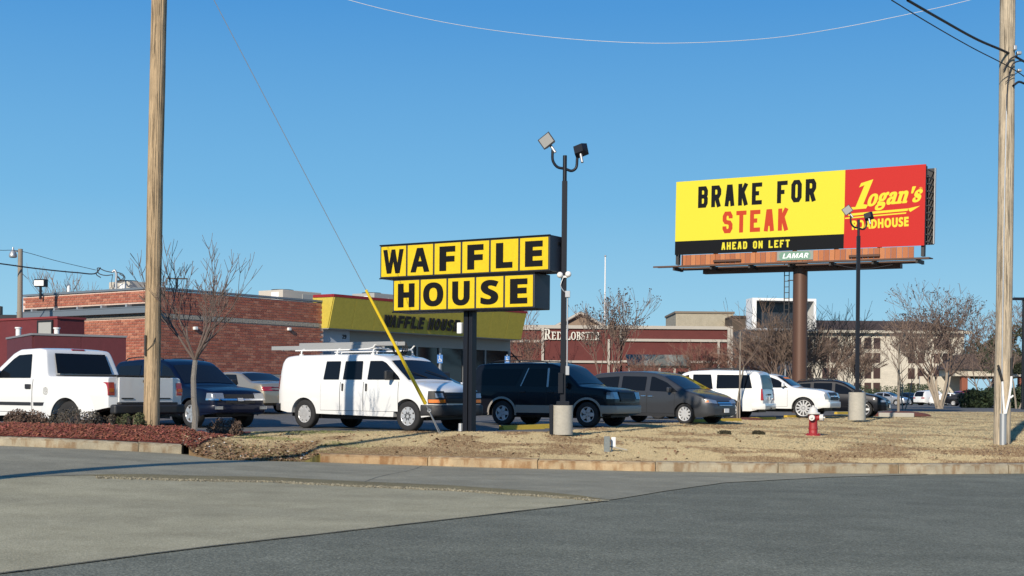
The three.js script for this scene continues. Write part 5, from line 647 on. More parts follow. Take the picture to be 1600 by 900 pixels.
function bareTree(o) {
  const r = rng(o.seed), trunk = [], crown = [], pods = [], H = o.height, minR = o.minR ?? 0.008;
  const norm = v => { const l = Math.hypot(...v); return v.map(q => q / l); };
  function grow(p, dir, len, rad, lev) {
    const n = lev < 2 ? 4 : 3, into = lev === 0 ? trunk : crown; let r0 = rad;
    for (let i = 0; i < n; i++) { const w = o.wob ?? 0.14; dir = norm([dir[0] + (r() - 0.5) * w * 2, dir[1] + (r() - 0.5) * w + (o.up ?? 0.08), dir[2] + (r() - 0.5) * w * 2]); const q = [p[0] + dir[0] * len / n, p[1] + dir[1] * len / n, p[2] + dir[2] * len / n], r1 = Math.max(minR * 0.7, r0 * (lev === 0 ? 0.94 : 0.86)); pushTube(into, p, q, r0, r1, lev < 2 ? 7 : lev < 4 ? 4 : 3);
      if (lev > 0 && i > 0 && i < n && r() < (o.side ?? 0.5) && lev < o.levels) { const d2 = norm([dir[0] + (r() - 0.5) * 1.5, dir[1] + (r() - 0.3) * 0.8, dir[2] + (r() - 0.5) * 1.5]); grow(q, d2, len * (0.45 + 0.3 * r()), Math.max(minR, r1 * 0.6), Math.max(lev + 1, o.levels - 2)); }
      p = q; r0 = r1; }
    if (lev >= o.levels) { if (o.pods && r() < o.pods) pods.push([...p, 0.02 + 0.035 * r()]); return; }
    const kids = lev === 0 ? (o.fork ?? 3) : 2 + (r() < (o.third ?? 0.35) ? 1 : 0), ph = r() * 6.28;
    for (let k = 0; k < kids; k++) { const a = ph + k * 6.28 / kids + (r() - 0.5), sp = (lev === 0 ? (o.spread0 ?? 0.7) : (o.spread ?? 0.55)) * (0.6 + 0.7 * r()); grow(p, norm([dir[0] + Math.cos(a) * sp, dir[1] * 0.9, dir[2] + Math.sin(a) * sp]), len * (o.ratio ?? 0.74) * (0.75 + 0.5 * r()) * (lev === 0 ? (o.first ?? 1) : 1), Math.max(minR, r0 * (kids > 2 ? 0.62 : 0.7)), lev + 1); }
  }
  const st = o.stems || 1; for (let s = 0; s < st; s++) { const a = s / st * 6.28 + r(), k = st > 1 ? 0.12 : 0; grow([Math.cos(a) * k, -0.05, Math.sin(a) * k], norm([Math.cos(a) * (st > 1 ? 0.32 : 0.02), 1, Math.sin(a) * (st > 1 ? 0.32 : 0.02)]), o.trunkLen * (0.85 + 0.3 * r()), o.rad * (st > 1 ? 0.75 : 1), 0); }
  const t = thing(o.name || 'bare_tree', o.label, 'tree', o.at, o.turn || 0, o.group); mk('trunk', geoOf(trunk), o.bark, t); mk('crown', geoOf(crown), o.twig || o.bark, t);
  if (pods.length) { const pp = []; for (const q of pods) for (let k = 0; k < 2; k++) { const s = q[3], cx = q[0] + (r() - 0.5) * 0.16, cy = q[1] + (r() - 0.3) * 0.16, cz = q[2] + (r() - 0.5) * 0.16, V0 = [[s, 0, 0], [-s, 0, 0], [0, s, 0], [0, -s, 0], [0, 0, s], [0, 0, -s]].map(v => [v[0] + cx, v[1] + cy, v[2] + cz]); for (const f of [[0, 2, 4], [2, 1, 4], [1, 3, 4], [3, 0, 4], [2, 0, 5], [1, 2, 5], [3, 1, 5], [0, 3, 5]]) for (const i of f) pp.push(...V0[i]); } mk('seed_heads', geoOf(pp), o.pod, t); }
  return t;
}
const barkGrey = rough(C(0.30, 0.255, 0.20), 0.01), barkPale = rough(C(0.46, 0.38, 0.29), 0.008), twigBrown = rough(C(0.22, 0.155, 0.12)), twigRed = rough(C(0.24, 0.13, 0.095)), podM = rough(C(0.10, 0.075, 0.07));
{ // the small street tree in the mulch bed
  const p = vergeH(304, 0.62); bareTree({ name: 'street_tree', seed: 12, label: 'young bare tree with a slim straight trunk in the mulch bed', at: V(p[0], p[1], p[2]), height: 4, trunkLen: 1.8, rad: 0.066, fork: 8, spread0: 0.75, spread: 0.42, ratio: 0.66, first: 0.85, levels: 4, up: 0.09, wob: 0.15, side: 0.62, third: 0.35, minR: 0.0065, bark: rough(C(0.36, 0.33, 0.29), 0.02), twig: rough(C(0.17, 0.125, 0.105)) });
}
const trees = [
  ['crape_myrtle', 'vase shaped bare tree in front of the raised restaurant letters', 952, 88, { seed: 3, stems: 7, trunkLen: 2.5, rad: 0.075, fork: 2, levels: 4, spread: 0.5, spread0: 0.4, ratio: 0.68, up: 0.10, side: 0.55, pods: 0.8, minR: 0.014, bark: barkPale, twig: twigBrown, pod: podM }, 1.0],
  ['crape_myrtle', 'bare tree leaning over the corner of the yellow fascia', 818, 92, { seed: 8, stems: 5, trunkLen: 2.2, rad: 0.08, fork: 3, levels: 4, spread: 0.5, spread0: 0.5, ratio: 0.72, up: 0.1, pods: 0.6, minR: 0.014, bark: barkPale, twig: twigRed, pod: podM }, 0.9],
  ['crape_myrtle', 'big pale trunked bare tree with dark seed heads in front of the hotel', 1468, 106, { seed: 21, stems: 8, trunkLen: 2.3, rad: 0.14, fork: 3, levels: 5, spread: 0.6, spread0: 0.6, ratio: 0.72, up: 0.05, side: 0.55, pods: 0.5, minR: 0.013, bark: barkPale, twig: twigBrown, pod: podM }, 1.2],
  ['bare_tree', 'reddish bare tree behind the white sport utility', 1172, 84, { seed: 30, stems: 9, trunkLen: 1.9, rad: 0.08, fork: 3, levels: 4, spread: 0.6, spread0: 0.6, ratio: 0.72, side: 0.75, up: 0.04, minR: 0.013, bark: barkGrey, twig: twigRed }, 0.85],
  ['bare_tree', 'dense brown bare tree at the foot of the billboard column', 1225, 80, { seed: 33, stems: 11, trunkLen: 2.0, rad: 0.08, fork: 3, levels: 4, spread: 0.62, spread0: 0.6, ratio: 0.74, side: 0.75, up: 0.04, minR: 0.013, bark: barkGrey, twig: twigBrown }, 0.95],
  ['bare_tree', 'dense brown bare tree beside the billboard column', 1282, 82, { seed: 37, stems: 11, trunkLen: 2.0, rad: 0.08, fork: 3, levels: 4, spread: 0.58, spread0: 0.55, ratio: 0.74, side: 0.75, up: 0.04, minR: 0.013, bark: barkGrey, twig: twigBrown }, 0.95],
  ['bare_tree', 'slight bare tree between the second lamp post and the big pale tree', 1412, 96, { seed: 41, stems: 3, trunkLen: 2.2, rad: 0.07, fork: 3, levels: 4, spread: 0.5, spread0: 0.5, ratio: 0.72, up: 0.06, minR: 0.012, bark: barkPale, twig: twigBrown }, 0.95],
  ['bare_tree', 'low spreading bare tree by the hotel porch', 1539, 128, { seed: 46, stems: 5, trunkLen: 2.2, rad: 0.11, fork: 3, levels: 4, spread: 0.7, spread0: 0.7, ratio: 0.72, up: 0.02, minR: 0.018, bark: barkGrey, twig: twigBrown }, 1.0],
  ['bare_tree', 'tall slim bare tree at the far edge of the verge behind the right pole', 1590, 112, { seed: 49, stems: 2, trunkLen: 3.0, rad: 0.11, fork: 3, levels: 5, spread: 0.5, spread0: 0.5, ratio: 0.74, up: 0.06, minR: 0.016, bark: barkGrey, twig: twigBrown }, 1.0],
  ['bare_tree', 'bare reddish tree in front of the right end of the red restaurant', 1100, 90, { seed: 55, stems: 8, trunkLen: 1.8, rad: 0.06, fork: 3, levels: 4, spread: 0.5, spread0: 0.5, ratio: 0.7, side: 0.75, up: 0.04, minR: 0.012, bark: barkGrey, twig: twigRed }, 0.8],
  ['bare_tree', 'bare thicket of thin stems in front of the hotel wall', 1332, 98, { seed: 61, stems: 9, trunkLen: 1.8, rad: 0.06, fork: 3, levels: 4, spread: 0.5, spread0: 0.5, ratio: 0.72, side: 0.75, up: 0.04, minR: 0.014, bark: barkGrey, twig: twigBrown }, 0.9],
  ['bare_tree', 'small bare tree in front of the red wall left of the taller lamp post', 800, 86, { seed: 72, stems: 7, trunkLen: 1.5, rad: 0.05, fork: 3, levels: 4, spread: 0.6, spread0: 0.6, ratio: 0.7, up: 0.03, side: 0.6, minR: 0.012, bark: barkGrey, twig: twigRed }, 0.8],
  ['bare_tree', 'bare tree beside the grey shingled porch of the red restaurant', 1012, 86, { seed: 75, stems: 6, trunkLen: 1.6, rad: 0.05, fork: 3, levels: 4, spread: 0.55, spread0: 0.55, ratio: 0.7, up: 0.04, side: 0.6, minR: 0.011, bark: barkGrey, twig: twigRed }, 0.75],
  ['bare_tree', 'distant bare treetop showing above the brick roof', 136, 150, { seed: 66, stems: 6, trunkLen: 4.2, rad: 0.16, fork: 3, levels: 5, spread: 0.42, spread0: 0.4, ratio: 0.74, up: 0.12, minR: 0.03, bark: barkGrey, twig: twigBrown }, 0.8],
];
for (const [name, label, px, d, o, sc] of trees) { const t = bareTree({ name, label, at: lotAt(px, d), ...o }); t.scale.setScalar(sc); }
{ // the young tree held by a stake
  const p = onLot(1152, 657); p.y = 0.43; const t = bareTree({ name: 'young_tree', seed: 70, label: 'thin young bare tree in a small mulch ring behind the verge', at: p, height: 3, trunkLen: 2.3, rad: 0.035, fork: 4, spread0: 0.8, spread: 0.5, ratio: 0.42, levels: 2, up: 0.06, side: 0.6, minR: 0.008, bark: barkGrey, twig: twigBrown }); mk('stake', cyl(0.03, 0.03, 3.4, 0.08, 0, 0.05, 8), rough(C(0.3, 0.25, 0.2)), t);
  const ring = (px, d, w) => { const q = lotAt(px, d), m = thing('mulch_ring', px < 1300 ? 'small red mulch ring round the staked young tree' : 'raised red mulch island with a pale kerb at the end of the verge', 'mulch', q); mk('mound', new THREE.SphereGeometry(w, 24, 10, 0, 6.3, 0, 1.57).scale(1, 0.16, 0.7), rough(C(0.22, 0.07, 0.045), 0.03), m); return m; };
  const c = new THREE.Vector3().copy(p); ring(1166, -p.z + 0.3, 0.75); const q = ring(1407, 66, 1.5); mk('kerb_edge', rbox(1.7, 0.22, 0.2, 0.04, -0.5, 0.06, 1.05), M.concrete, q); const s = lotAt(1404, 65.6); const sp = thing('sapling', 'straight grey sapling in the raised mulch island', 'tree', V(s.x, s.y, s.z)); mk('trunk', cyl(0.05, 0.07, 3.4, 0, 0.1, 0, 8), barkGrey, sp); mk('twigs', merge(Array.from({ length: 9 }, (_, i) => rod(V(0, 2 + i * 0.16, 0), V(Math.cos(i * 2.4) * 0.7, 2.7 + i * 0.2, Math.sin(i * 2.4) * 0.7), 0.02, 0.008, 4))), twigBrown, sp);
}
// ---------------------------------------------------------------- shrubs and evergreens made of leaf-sized faces
function leafMass(seed, N, rx, ry, rz, s, gap = 0.25) { const r = rng(seed), pos = []; for (let i = 0; i < N; i++) { let x, y, z, l; do { x = r() * 2 - 1; y = r() * 2 - 1; z = r() * 2 - 1; l = Math.hypot(x, y, z); } while (l > 1 || l < 0.45 || fbm(x * 3 + seed, y * 3 + z * 3, 3) < 0.35 + gap * 0.3 + 0.12 * l); const k = 1 + 0.35 * (fbm(x * 2 + 9, z * 2 + y * 2 + seed, 2) - 0.5); const c = [x * rx * k, Math.max(-ry * 0.6, y * ry * k), z * rz * k], a = r() * 6.3, b = r() * 3.1, q = s * (0.6 + 0.8 * r()), u = [Math.cos(a) * q, Math.sin(b) * q, Math.sin(a) * q], v = [-Math.sin(a) * q * 0.5, Math.cos(b) * q * 0.7, Math.cos(a) * q * 0.5]; pos.push(c[0] - u[0], c[1] - u[1], c[2] - u[2], c[0] + v[0], c[1] + v[1], c[2] + v[2], c[0] + u[0], c[1] + u[1], c[2] + u[2], c[0] - u[0], c[1] - u[1], c[2] - u[2], c[0] + u[0], c[1] + u[1], c[2] + u[2], c[0] - v[0] * 0.6, c[1] - v[1] * 0.6, c[2] - v[2] * 0.6); } return geoOf(pos); }
{
  const cols = [[C(0.13, 0.085, 0.06), 'brown'], [C(0.075, 0.065, 0.05), 'dark'], [C(0.085, 0.095, 0.04), 'green']];
  const bed = [[52, 0.72, 0.42, 0, 'low brown winter shrub in the mulch under the pickup door'], [28, 0.66, 0.3, 0, 'small rusty shrub at the end of the row in the mulch bed'], [118, 0.7, 0.62, 1, 'dark wiry shrub in front of the pickup rear wheel'], [208, 0.72, 0.42, 2, 'greenish low shrub beside the foot of the wooden pole'], [178, 0.75, 0.36, 1, 'small dark shrub behind the pickup bumper in the mulch'], [352, 0.9, 0.42, 0, 'round brown shrub at the tip of the mulch bed']];
  bed.forEach(([px, t, w, k, label], i) => { const p = vergeH(px, t), g = thing('low_shrub', label, 'shrub', V(p[0], p[1], p[2])); mk('foliage', leafMass(100 + i, 2200, w, 0.27 + (i === 2 ? 0.06 : 0), w * 0.8, 0.022).translate(0, 0.15, 0), std(cols[k][0], 0.9), g); const st = [], r = rng(i + 5); for (let j = 0; j < 40; j++) { const a = r() * 6.3, q = r() * w * 0.9; pushTube(st, [0, -0.04, 0], [Math.cos(a) * q, 0.16 + 0.2 * r(), Math.sin(a) * q * 0.8], 0.008, 0.003, 3); } mk('stems', geoOf(st), twigBrown, g); });
  for (const [px, py, k] of [[1133, 679, 0], [1186, 679.5, 1]]) { const p = (() => { for (let t = 0; t < 1; t += 0.01) { const q = vergeH(px, t), yy = HY + (EYE - q[1]) / -q[2] * F + (px - HX) * ROLL; if (yy < py) return q; } return vergeH(px, 0.5); })(); const g = thing('weed_clump', ['dark clump of weeds on the verge, left of its twin', 'dark clump of weeds on the verge nearer the hydrant'][k], 'weeds', V(p[0], p[1], p[2])); g.userData.label = ['dark wider clump of weeds on the tan verge', 'dark smaller clump of weeds on the tan verge nearer the hydrant'][k]; mk('blades', leafMass(140 + k, 500, k ? 0.19 : 0.22, 0.07, 0.14, 0.028).translate(0, 0.04, 0), std(C(0.05, 0.045, 0.025), 0.95), g); }
  const hedge = [[1395, 190, 5.5, 1.5, 'dark clipped hedge in front of the hotel, beside the silver car'], [1440, 175, 4.5, 1.7, 'dark evergreen bush behind the white hatchback'], [1527, 118, 1.6, 1.1, 'rounded green bush under the low spreading tree'], [1562, 120, 2.2, 1.2, 'wide green bush by the right wooden pole'], [1597, 118, 1.8, 1.3, 'green bush at the end of the row beyond the right pole'], [1350, 180, 4, 1.4, 'dark hedge behind the black crossover']];
  hedge.forEach(([px, d, w, h, label], i) => { const g = thing('evergreen_bush', label, 'bush', lotAt(px, d)); mk('foliage', leafMass(160 + i, 3000, w, h, w * 0.6, 0.11, 0).translate(0, h * 0.6, 0), std(C(0.035, 0.055, 0.022), 0.9), g); mk('stem', cyl(0.1, 0.14, h), barkGrey, g); });
  const pines = [[1604, 200, 7.5, 5.2, 'broad dark evergreen tree at the right behind the bare trees'], [1552, 230, 5.5, 4.6, 'dark evergreen behind the hotel porch roof'], [8, 190, 2.8, 4.2, 'dark evergreen beyond the far house']];
  pines.forEach(([px, d, w, h, label], i) => { const g = thing('evergreen_tree', label, 'tree', lotAt(px, d)); mk('trunk', cyl(0.18, 0.3, h * 1.4), barkGrey, g); mk('crown', leafMass(180 + i, 6500, w, h, w * 0.8, 0.24, 0.3).translate(0, h * 1.3 + 1.0, 0), std(C(0.035, 0.045, 0.02), 0.9), g); });
}
// ---------------------------------------------------------------- wooden poles, guy, wires
const tWood = dataTex(512, 1024, (u, v, o) => { const g = fbm(u * 96, v * 26, 4, 96), f = nz2(u * 256, v * 256, 256), b = fbm(u * 6, v * 40, 4, 6), cr = sm(0.66, 0.72, fbm(u * 90, v * 14 + 30, 3, 90)); const k = 0.76 + 0.30 * g + 0.14 * (f - 0.5) + 0.2 * (b - 0.5) - 0.35 * cr; o[0] = 180 * k; o[1] = 165 * k; o[2] = 143 * k; });
const tWoodB = dataTex(512, 1024, (u, v, o) => { const g = fbm(u * 48, v * 6, 4, 48), cr = sm(0.66, 0.72, fbm(u * 90, v * 14 + 30, 3, 90)); o[0] = o[1] = o[2] = 255 * Math.max(0, g - 0.7 * cr); }, false);
function woodPole(label, foot, topPt, r0, r1, tint, name = 'utility_pole') {
  const t = thing(name, label, 'utility pole', foot), d = topPt.clone().sub(foot), L = d.length(), n = 28, m = 60, r = rng(Math.round(foot.x * 100 + 5000)), ph = r() * 9;
  const g = gridGeo(n, m, (u, v) => { const a = u * 6.28318, rr = mix(r0, r1, v) * (1 + 0.03 * (fbm(Math.cos(a) * 2 + ph, v * 16 + Math.sin(a) * 2, 3) - 0.5) * 2), c = d.clone().multiplyScalar(v), bow = 0.05 * Math.sin(v * 5 + ph) * r0 * 8 * v; return V(c.x + Math.cos(a) * rr + bow * 0.3, c.y - 0.15 * (v === 0 ? 1 : 0), c.z + Math.sin(a) * rr); }, (p, u, v) => [u, v]);
  mk('shaft', g, std(tint, 0.92, 0, { map: tWood, bumpMap: tWoodB, bumpScale: 0.02 }), t); mk('pole_top', new THREE.SphereGeometry(r1 * 0.98, 16, 8).scale(1, 0.3, 1).translate(d.x, d.y, d.z), rough(C(0.3, 0.25, 0.18)), t); return t;
}
{
  const f1 = vergeH(237, 0.68), foot1 = V(...f1), d1 = -foot1.z, top1 = P(250.5, -160, d1); const A = woodPole('brown wooden utility pole standing in the mulch bed', foot1, top1, 0.162, 0.155, C(0.98, 0.86, 0.70));
  mk('pole_tag', merge([box(0.03, 0.42, 0.05, -0.10, P(230, 540, d1).y - foot1.y, 0.15)]), M.black, A); mk('staple_wire', tube([V(-0.06, P(236, 548, d1).y - foot1.y, 0.17), V(0.06, P(236, 538, d1).y - foot1.y, 0.175), V(0.1, P(236, 528, d1).y - foot1.y, 0.14)], 0.006, 12, 4), M.black, A);
  const anchor = (() => { const q = vergeH(690, 0.88); return V(...q); })(); const da = -anchor.z, up = P(570, 443, mix(da, d1, 0.30)), gt = top1.clone();
  const G = thing('guy_wire', 'slanting steel guy wire with a long yellow plastic guard', 'guy wire', anchor), rel = p => p.clone().sub(anchor); const dir = gt.clone().sub(anchor), at = k => dir.clone().multiplyScalar(k);
  const kTop = 0.30; mk('wire', rod(V(0, 0, 0), at(1), 0.008, 0.008, 5), M.galv, G); mk('guard', rod(at(0.065), at(kTop), 0.045, 0.032, 10), std(C(0.85, 0.6, 0.03), 0.45), G); mk('anchor_rod', merge([rod(V(0, -0.1, 0), at(0.06), 0.016), new THREE.TorusGeometry(0.035, 0.014, 6, 12).translate(...at(0.05).toArray())]), M.galv, G);
  const foot2 = (() => { for (let t = 0; t < 1; t += 0.004) { const q = vergeH(1566, t), yy = HY + (EYE - q[1]) / -q[2] * F + (1566 - HX) * ROLL; if (yy < 695) return V(...q); } return V(...vergeH(1566, 0.2)); })(); const d2 = -foot2.z, top2 = P(1577, -120, d2); const s2 = d2 / F;
  const B = woodPole('weathered grey wooden utility pole with white conduits on the verge', foot2, top2, 12.6 * s2, 11.3 * s2, C(1.12, 1.12, 1.1)); const yb = py => P(1566, py, d2).y - foot2.y, xb = px => P(px, 560, d2).x - foot2.x, zf = 12.8 * s2;
  mk('metal_sleeve', new THREE.CylinderGeometry(5.2 * s2, 5.2 * s2, yb(646) - yb(696), 16).translate(xb(1563), (yb(646) + yb(696)) / 2, zf + 0.02), M.galv, B);
  const tb = (name, pts, r, mat) => mk(name, tube(pts.map(q => V(xb(q[0]), yb(q[1]), zf + (q[2] ?? 0.06))), r, 24, 8), mat, B); tb('white_conduit', [[1564, 646], [1562, 620], [1560.5, 596]], 1.7 * s2, M.white); tb('white_conduit', [[1566, 646], [1571, 622], [1573.5, 604], [1574.5, 588]], 1.9 * s2, M.white); tb('cable_boot', [[1560.5, 596], [1557, 582], [1553.5, 571]], 2 * s2, M.black); tb('cable_boot', [[1574.5, 588], [1574.5, 574], [1574.5, 560]], 2 * s2, M.black); tb('riser_conduit', [[1561, 646, 0.0], [1561.5, 500, 0.0], [1563, 300, 0.0], [1565, 150, 0.0]], 1.1 * s2, M.galv); tb('conduit_clamp', [[1572, 622, 0.08], [1577, 618, 0.08]], 1.6 * s2, M.white);
  tb('cable_drop', [[1565, 180, 0], [1566, 130, 0.04], [1572, 105, 0.06], [1584, 98, -0.02], [1600, 97, -0.2]], 1.1 * s2, M.wire); tb('cable_drop', [[1560, 113, 0], [1568, 97, 0.05], [1580, 90, 0.03]], 1.2 * s2, M.wire); tb('cable_drop', [[1562, 132, 0.02], [1570, 124, 0.05], [1583, 115, 0.02]], 0.6 * s2, M.wire);
  mk('wire_clamp', merge([rbox(0.12, 0.08, 0.1, 0.02, xb(1586), yb(84), zf * 0.4), rbox(0.1, 0.07, 0.1, 0.02, xb(1587), yb(111), zf * 0.4), rbox(0.08, 0.12, 0.1, 0.02, xb(1577), yb(78), zf)]), M.galv, B);
  const wire = (label, pts, r, mat, name = 'overhead_wire') => tag(mk(name, tube(pts, r, 48, 5), mat), label, 'wire');
  wire('heavy dark cable running up from the grey wooden pole', [P(1418, 0, d2 - 6), P(1470, 30, d2 - 4), P(1530, 63, d2 - 1.5), P(1574, 82, d2 - 0.22), P(1602, 97, d2 + 0.5), P(1660, 135, d2 + 3)], 0.032, M.wire); wire('thin dark wire below the heavy cable on the grey pole', [P(1393, 0, d2 - 6), P(1450, 35, d2 - 4), P(1520, 75, d2 - 1.5), P(1588, 111, d2 - 0.22), P(1660, 170, d2 + 3)], 0.014, M.wire); wire('dark cable loop hanging right of the grey pole', [P(1583, 134, d2 - 0.2), P(1592, 128, d2), P(1602, 131, d2 + 0.2), P(1650, 150, d2 + 2)], 0.03, M.wire);
  wire('long pale sagging wire crossing the open sky', [P(420, -42, 34), P(545, 0, 34), P(700, 36, 34.5), P(850, 57, 35), P(960, 65.5, 35), P(1050, 67.5, 35), P(1200, 60, 35.5), P(1310, 44, 36), P(1420, 22, 36), P(1500, 4, 36), P(1580, -18, 36)], 0.0075, std(C(0.6, 0.6, 0.6), 0.5));
  // a pole beside the street, out of the frame to the left: its shadow crosses the driveway and reaches the van
  woodPole('wooden utility pole beside the street on the driver side of the driveway', V(-10.3, 0.0, -12), V(-10.25, 13.6, -12.1), 0.17, 0.14, C(0.95, 0.84, 0.68));
  // lamp pole and service wires at the far left
  const q = lotAt(30, 58); q.y = 0.75; const L = thing('yard_lamp_pole', 'slim wooden pole with a bell shaped yard lamp beside the brick corner', 'lamp post', q), Y = py => P(30, py, 58).y - q.y; mk('pole', cyl(0.1, 0.14, Y(389), 0, 0, 0, 12), rough(C(0.34, 0.29, 0.23)), L); mk('lamp_arm', rod(V(0, Y(393), 0), V(-0.3, Y(393), 0.1), 0.03), M.galv, L); mk('lamp_head', lathe([[0.03, 0.32], [0.05, 0.18], [0.1, 0.14], [0.17, -0.02], [0.16, -0.12], [0.12, -0.14]], 16).translate(-0.28, Y(398), 0.1), M.galv, L);
  wire('thin service wire from the yard lamp pole to the roof mast', [P(-60, 388, 56), P(0, 391, 57), P(30, 392, 58), P(90, 408, 59), P(150, 422, 60)], 0.012, M.wire); wire('thick black service cable sagging to the roof mast', [P(-60, 405, 56), P(0, 412, 57), P(60, 420, 58.5), P(120, 426, 59.5), P(150, 427, 60), P(157, 418, 60)], 0.03, M.wire);
  const fp = lotAt(944, 110), FP = thing('flag_pole', 'thin white flag pole rising above the red restaurant', 'flag pole', fp), hF = P(944, 400, 110).y - fp.y; mk('pole', cyl(0.05, 0.08, hF, 0, 0, 0, 10), M.white, FP); mk('finial', new THREE.SphereGeometry(0.09, 10, 8).translate(0, hF, 0), M.galv, FP);
  for (const [px, py, d, label] of [[1598, 467, 105, 'far street lamp with a flat shoebox head at the right edge']]) { const o = lotAt(px, d), T = thing('street_lamp', label, 'street lamp', o), h = P(px, py, d).y - o.y; mk('pole', cyl(0.09, 0.11, h, 0, 0, 0, 10), M.steelDark, T); mk('head', rbox(0.85, 0.2, 0.4, 0.03, -0.4, h, 0), M.steelDark, T); }
}
// ---------------------------------------------------------------- fire hydrant
{
  const foot = (() => { for (let t = 0; t < 1; t += 0.003) { const q = vergeH(1271, t), yy = HY + (EYE - q[1]) / -q[2] * F + (1271 - HX) * ROLL; if (yy < 681) return V(...q); } })(); const k = 48 / F * -foot.z / 0.80;
  const t = thing('fire_hydrant', 'red fire hydrant with white bonnet and caps on the verge', 'hydrant', foot, 0.25); t.scale.setScalar(k); const mr = std(C(0.38, 0.022, 0.025), 0.45, 0, { bumpMap: speckB, bumpScale: 0.004, map: speckT }), mw = std(C(0.74, 0.72, 0.67), 0.5, 0, { map: speckT });
  mk('barrel', lathe([[0, -0.03], [0.2, -0.03], [0.2, 0.025], [0.185, 0.045], [0.115, 0.06], [0.115, 0.17], [0.125, 0.175], [0.125, 0.2], [0.112, 0.21], [0.108, 0.4], [0.118, 0.42], [0.118, 0.56]], 28), mr, t); mk('bonnet', lathe([[0.118, 0.555], [0.175, 0.56], [0.175, 0.6], [0.15, 0.61], [0.118, 0.62], [0.108, 0.68], [0.085, 0.735], [0.05, 0.75], [0.03, 0.752], [0.03, 0.79], [0, 0.79]], 28), mw, t);
  for (let i = 0; i < 8; i++) { const a = i / 8 * 6.283; mk('flange_bolt', cyl(0.012, 0.012, 0.05, Math.cos(a) * 0.16, 0.02, Math.sin(a) * 0.16, 6), mr, t); }
  const cap = (ang, r, l) => { const g = new THREE.Group(); g.name = 'outlet'; g.rotation.y = ang; g.position.y = 0.475; t.add(g); mk('nozzle', new THREE.CylinderGeometry(r * 0.8, r * 0.85, 0.1, 18).rotateX(Math.PI / 2).translate(0, 0, 0.13), mr, g); mk('cap', merge([new THREE.CylinderGeometry(r, r, l, 18).rotateX(Math.PI / 2).translate(0, 0, 0.17 + l / 2), new THREE.CylinderGeometry(0.025, 0.03, 0.05, 5).rotateX(Math.PI / 2).translate(0, 0, 0.19 + l)]), mw, g); }; cap(-0.62, 0.075, 0.07); cap(0.95, 0.09, 0.09); cap(-0.62 + Math.PI, 0.065, 0.06);
}
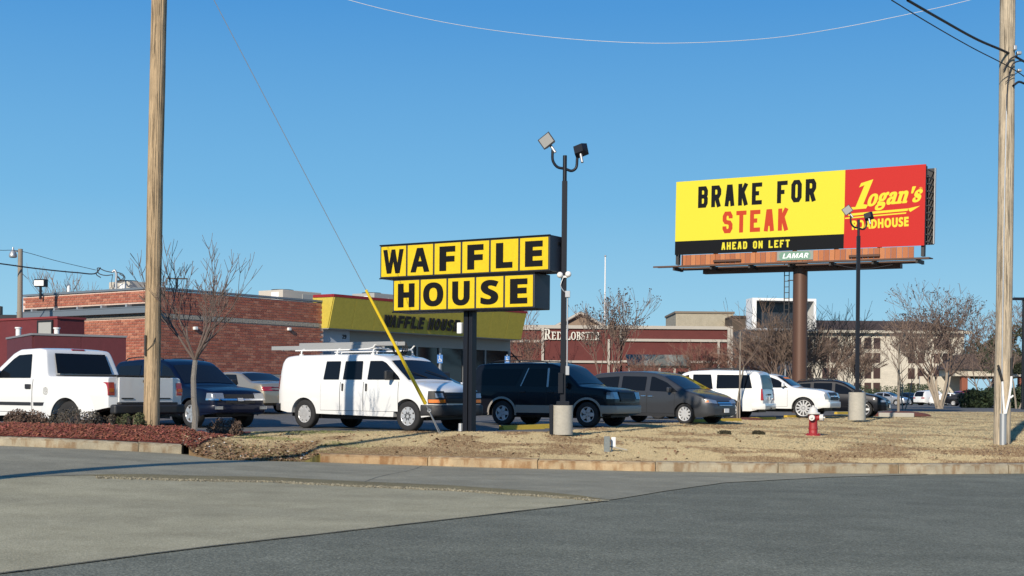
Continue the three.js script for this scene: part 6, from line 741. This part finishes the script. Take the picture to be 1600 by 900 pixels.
// ---------------------------------------------------------------- parking blocks, posts, signs, far cars
{
  const geo = (() => { const s = new THREE.Shape(); s.moveTo(-0.09, 0); s.lineTo(0.09, 0); s.lineTo(0.065, 0.11); s.lineTo(-0.065, 0.11); const g = new THREE.ExtrudeGeometry(s, { depth: 1.7, bevelEnabled: true, bevelSize: 0.012, bevelThickness: 0.02, bevelSegments: 2 }); return g.translate(0, 0, -0.85); })();
  for (const [px, py, lb] of [[816, 671, 'between the sign post and the concrete lamp base'], [858, 669, 'behind the concrete base of the taller lamp post'], [1098, 660.5, 'under the nose of the grey minivan'], [1136, 659, 'beside the staked young tree'], [1192, 656.5, 'behind the tail of the white sport utility'], [1243, 653, 'by the spoked front wheel of the white pickup'], [1318, 647, 'beside the second concrete lamp base']]) { const p = onLot(px, py); p.y = lotH(-p.z); const t = thing('parking_block', 'yellow painted parking block ' + lb, 'parking block', V(p.x, p.y, p.z), 58 * RAD - Math.PI / 2 + 90 * RAD, 'yellow parking blocks'); mk('block', geo, M.yellowPaint, t); for (const z of [-0.55, 0.55]) mk('anchor_hole', cyl(0.022, 0.022, 0.006, 0, 0.121, z, 8), M.black, t); t.rotation.y = -41 * RAD; }
  // stub of a broken post and a fallen board on the verge
  const at = (px, py) => { for (let t = 0; t < 1; t += 0.003) { const q = vergeH(px, t), yy = HY + (EYE - q[1]) / -q[2] * F + (px - HX) * ROLL; if (yy < py) return V(...q); } };
  const p = at(949, 707), s = -p.z / F, t = thing('cut_post', 'short grey sawn post stub on the verge beside a fallen board', 'post', p); mk('stub', rbox(9 * s, 26 * s, 9 * s, 0.01, 0, 12 * s, 0), rough(C(0.33, 0.36, 0.35), 0.01), t); mk('bracket', box(0.02, 0.06, 0.03, 4.7 * s, 18 * s, 0), M.galv, t);
  const w = thing('fallen_board', 'white angle of boards lying against the grey post stub', 'board', p.clone().add(V(10 * s, 0, -0.15))); mk('board', rbox(34 * s, 2.2 * s, 0.05, 0.005).rotateZ(-0.2).translate(6 * s, 7 * s, 0), M.concrete, w); mk('upright', merge([rbox(7 * s, 17 * s, 0.04, 0.005, 1 * s, 15 * s, 0), rbox(2 * s, 22 * s, 0.04, 0.005, -1.5 * s, 11 * s, -0.02)]), M.white, w);
  const disabled = (px, py, d, label) => { const o = lotAt(px, d), T = thing('parking_sign', label, 'sign', o), h = P(px, py, d).y - o.y; mk('post', cyl(0.03, 0.03, h + 0.25, 0, 0, -0.03, 8), M.galv, T); const pl = mk('plate', rbox(0.24, 0.36, 0.02, 0.02, 0, h, 0), std(C(0.04, 0.16, 0.42), 0.5), T); mk('symbol', merge([new THREE.TorusGeometry(0.055, 0.012, 6, 18).translate(0, h - 0.05, 0.018), new THREE.SphereGeometry(0.024, 8, 8).translate(-0.02, h + 0.11, 0.012), rod(V(-0.02, h + 0.09, 0.018), V(0, h - 0.02, 0.018), 0.013), rod(V(0, h - 0.01, 0.018), V(0.06, h - 0.02, 0.018), 0.011), rod(V(0.06, h - 0.02, 0.018), V(0.08, h - 0.11, 0.018), 0.011)]), M.white, pl); };
  disabled(687, 561, 57, 'blue disabled parking sign in front of the restaurant windows'); disabled(792, 562, 66, 'blue disabled parking sign beyond the restaurant, above the black sport utility');
  const far = [[1458, 150, 'white', 'white hatchback parked beyond the big pale tree', 30, 1], [1487, 146, 'white', 'white sedan nosing out beside the red sport utility', -25, 0], [1500, 158, 'red', 'dark red car parked beyond the white cars', 200, 1], [1386, 140, 'silver', 'silver car half hidden behind the black crossover', -40, 0], [1420, 152, 'black', 'dark car behind the sapling and the bare tree', -70, 0], [1512, 140, 'black', 'black car in the shade beside the low green bushes', -30, 0]];
  for (const [px, d, c, label, a, k] of far) sedan({ name: k ? 'hatchback' : 'sedan', label, at: lotAt(px, d), turn: a * RAD, paint: P_[c], stations: 30, ...(k ? { top: [[-2.3, 0.6], [-2.28, 1.0], [-2.1, 1.4], [-1.8, 1.58], [-0.5, 1.66], [0.15, 1.62], [0.35, 1.54], [1.05, 1.06], [1.2, 1.02], [1.9, 0.92], [2.22, 0.76], [2.3, 0.5]], belt: [[-2.3, 1.05], [1, 1.0], [2.3, 0.75]], backGlass: [-2.26, -1.95] } : {}) });
}

renderer.render(scene, camera);
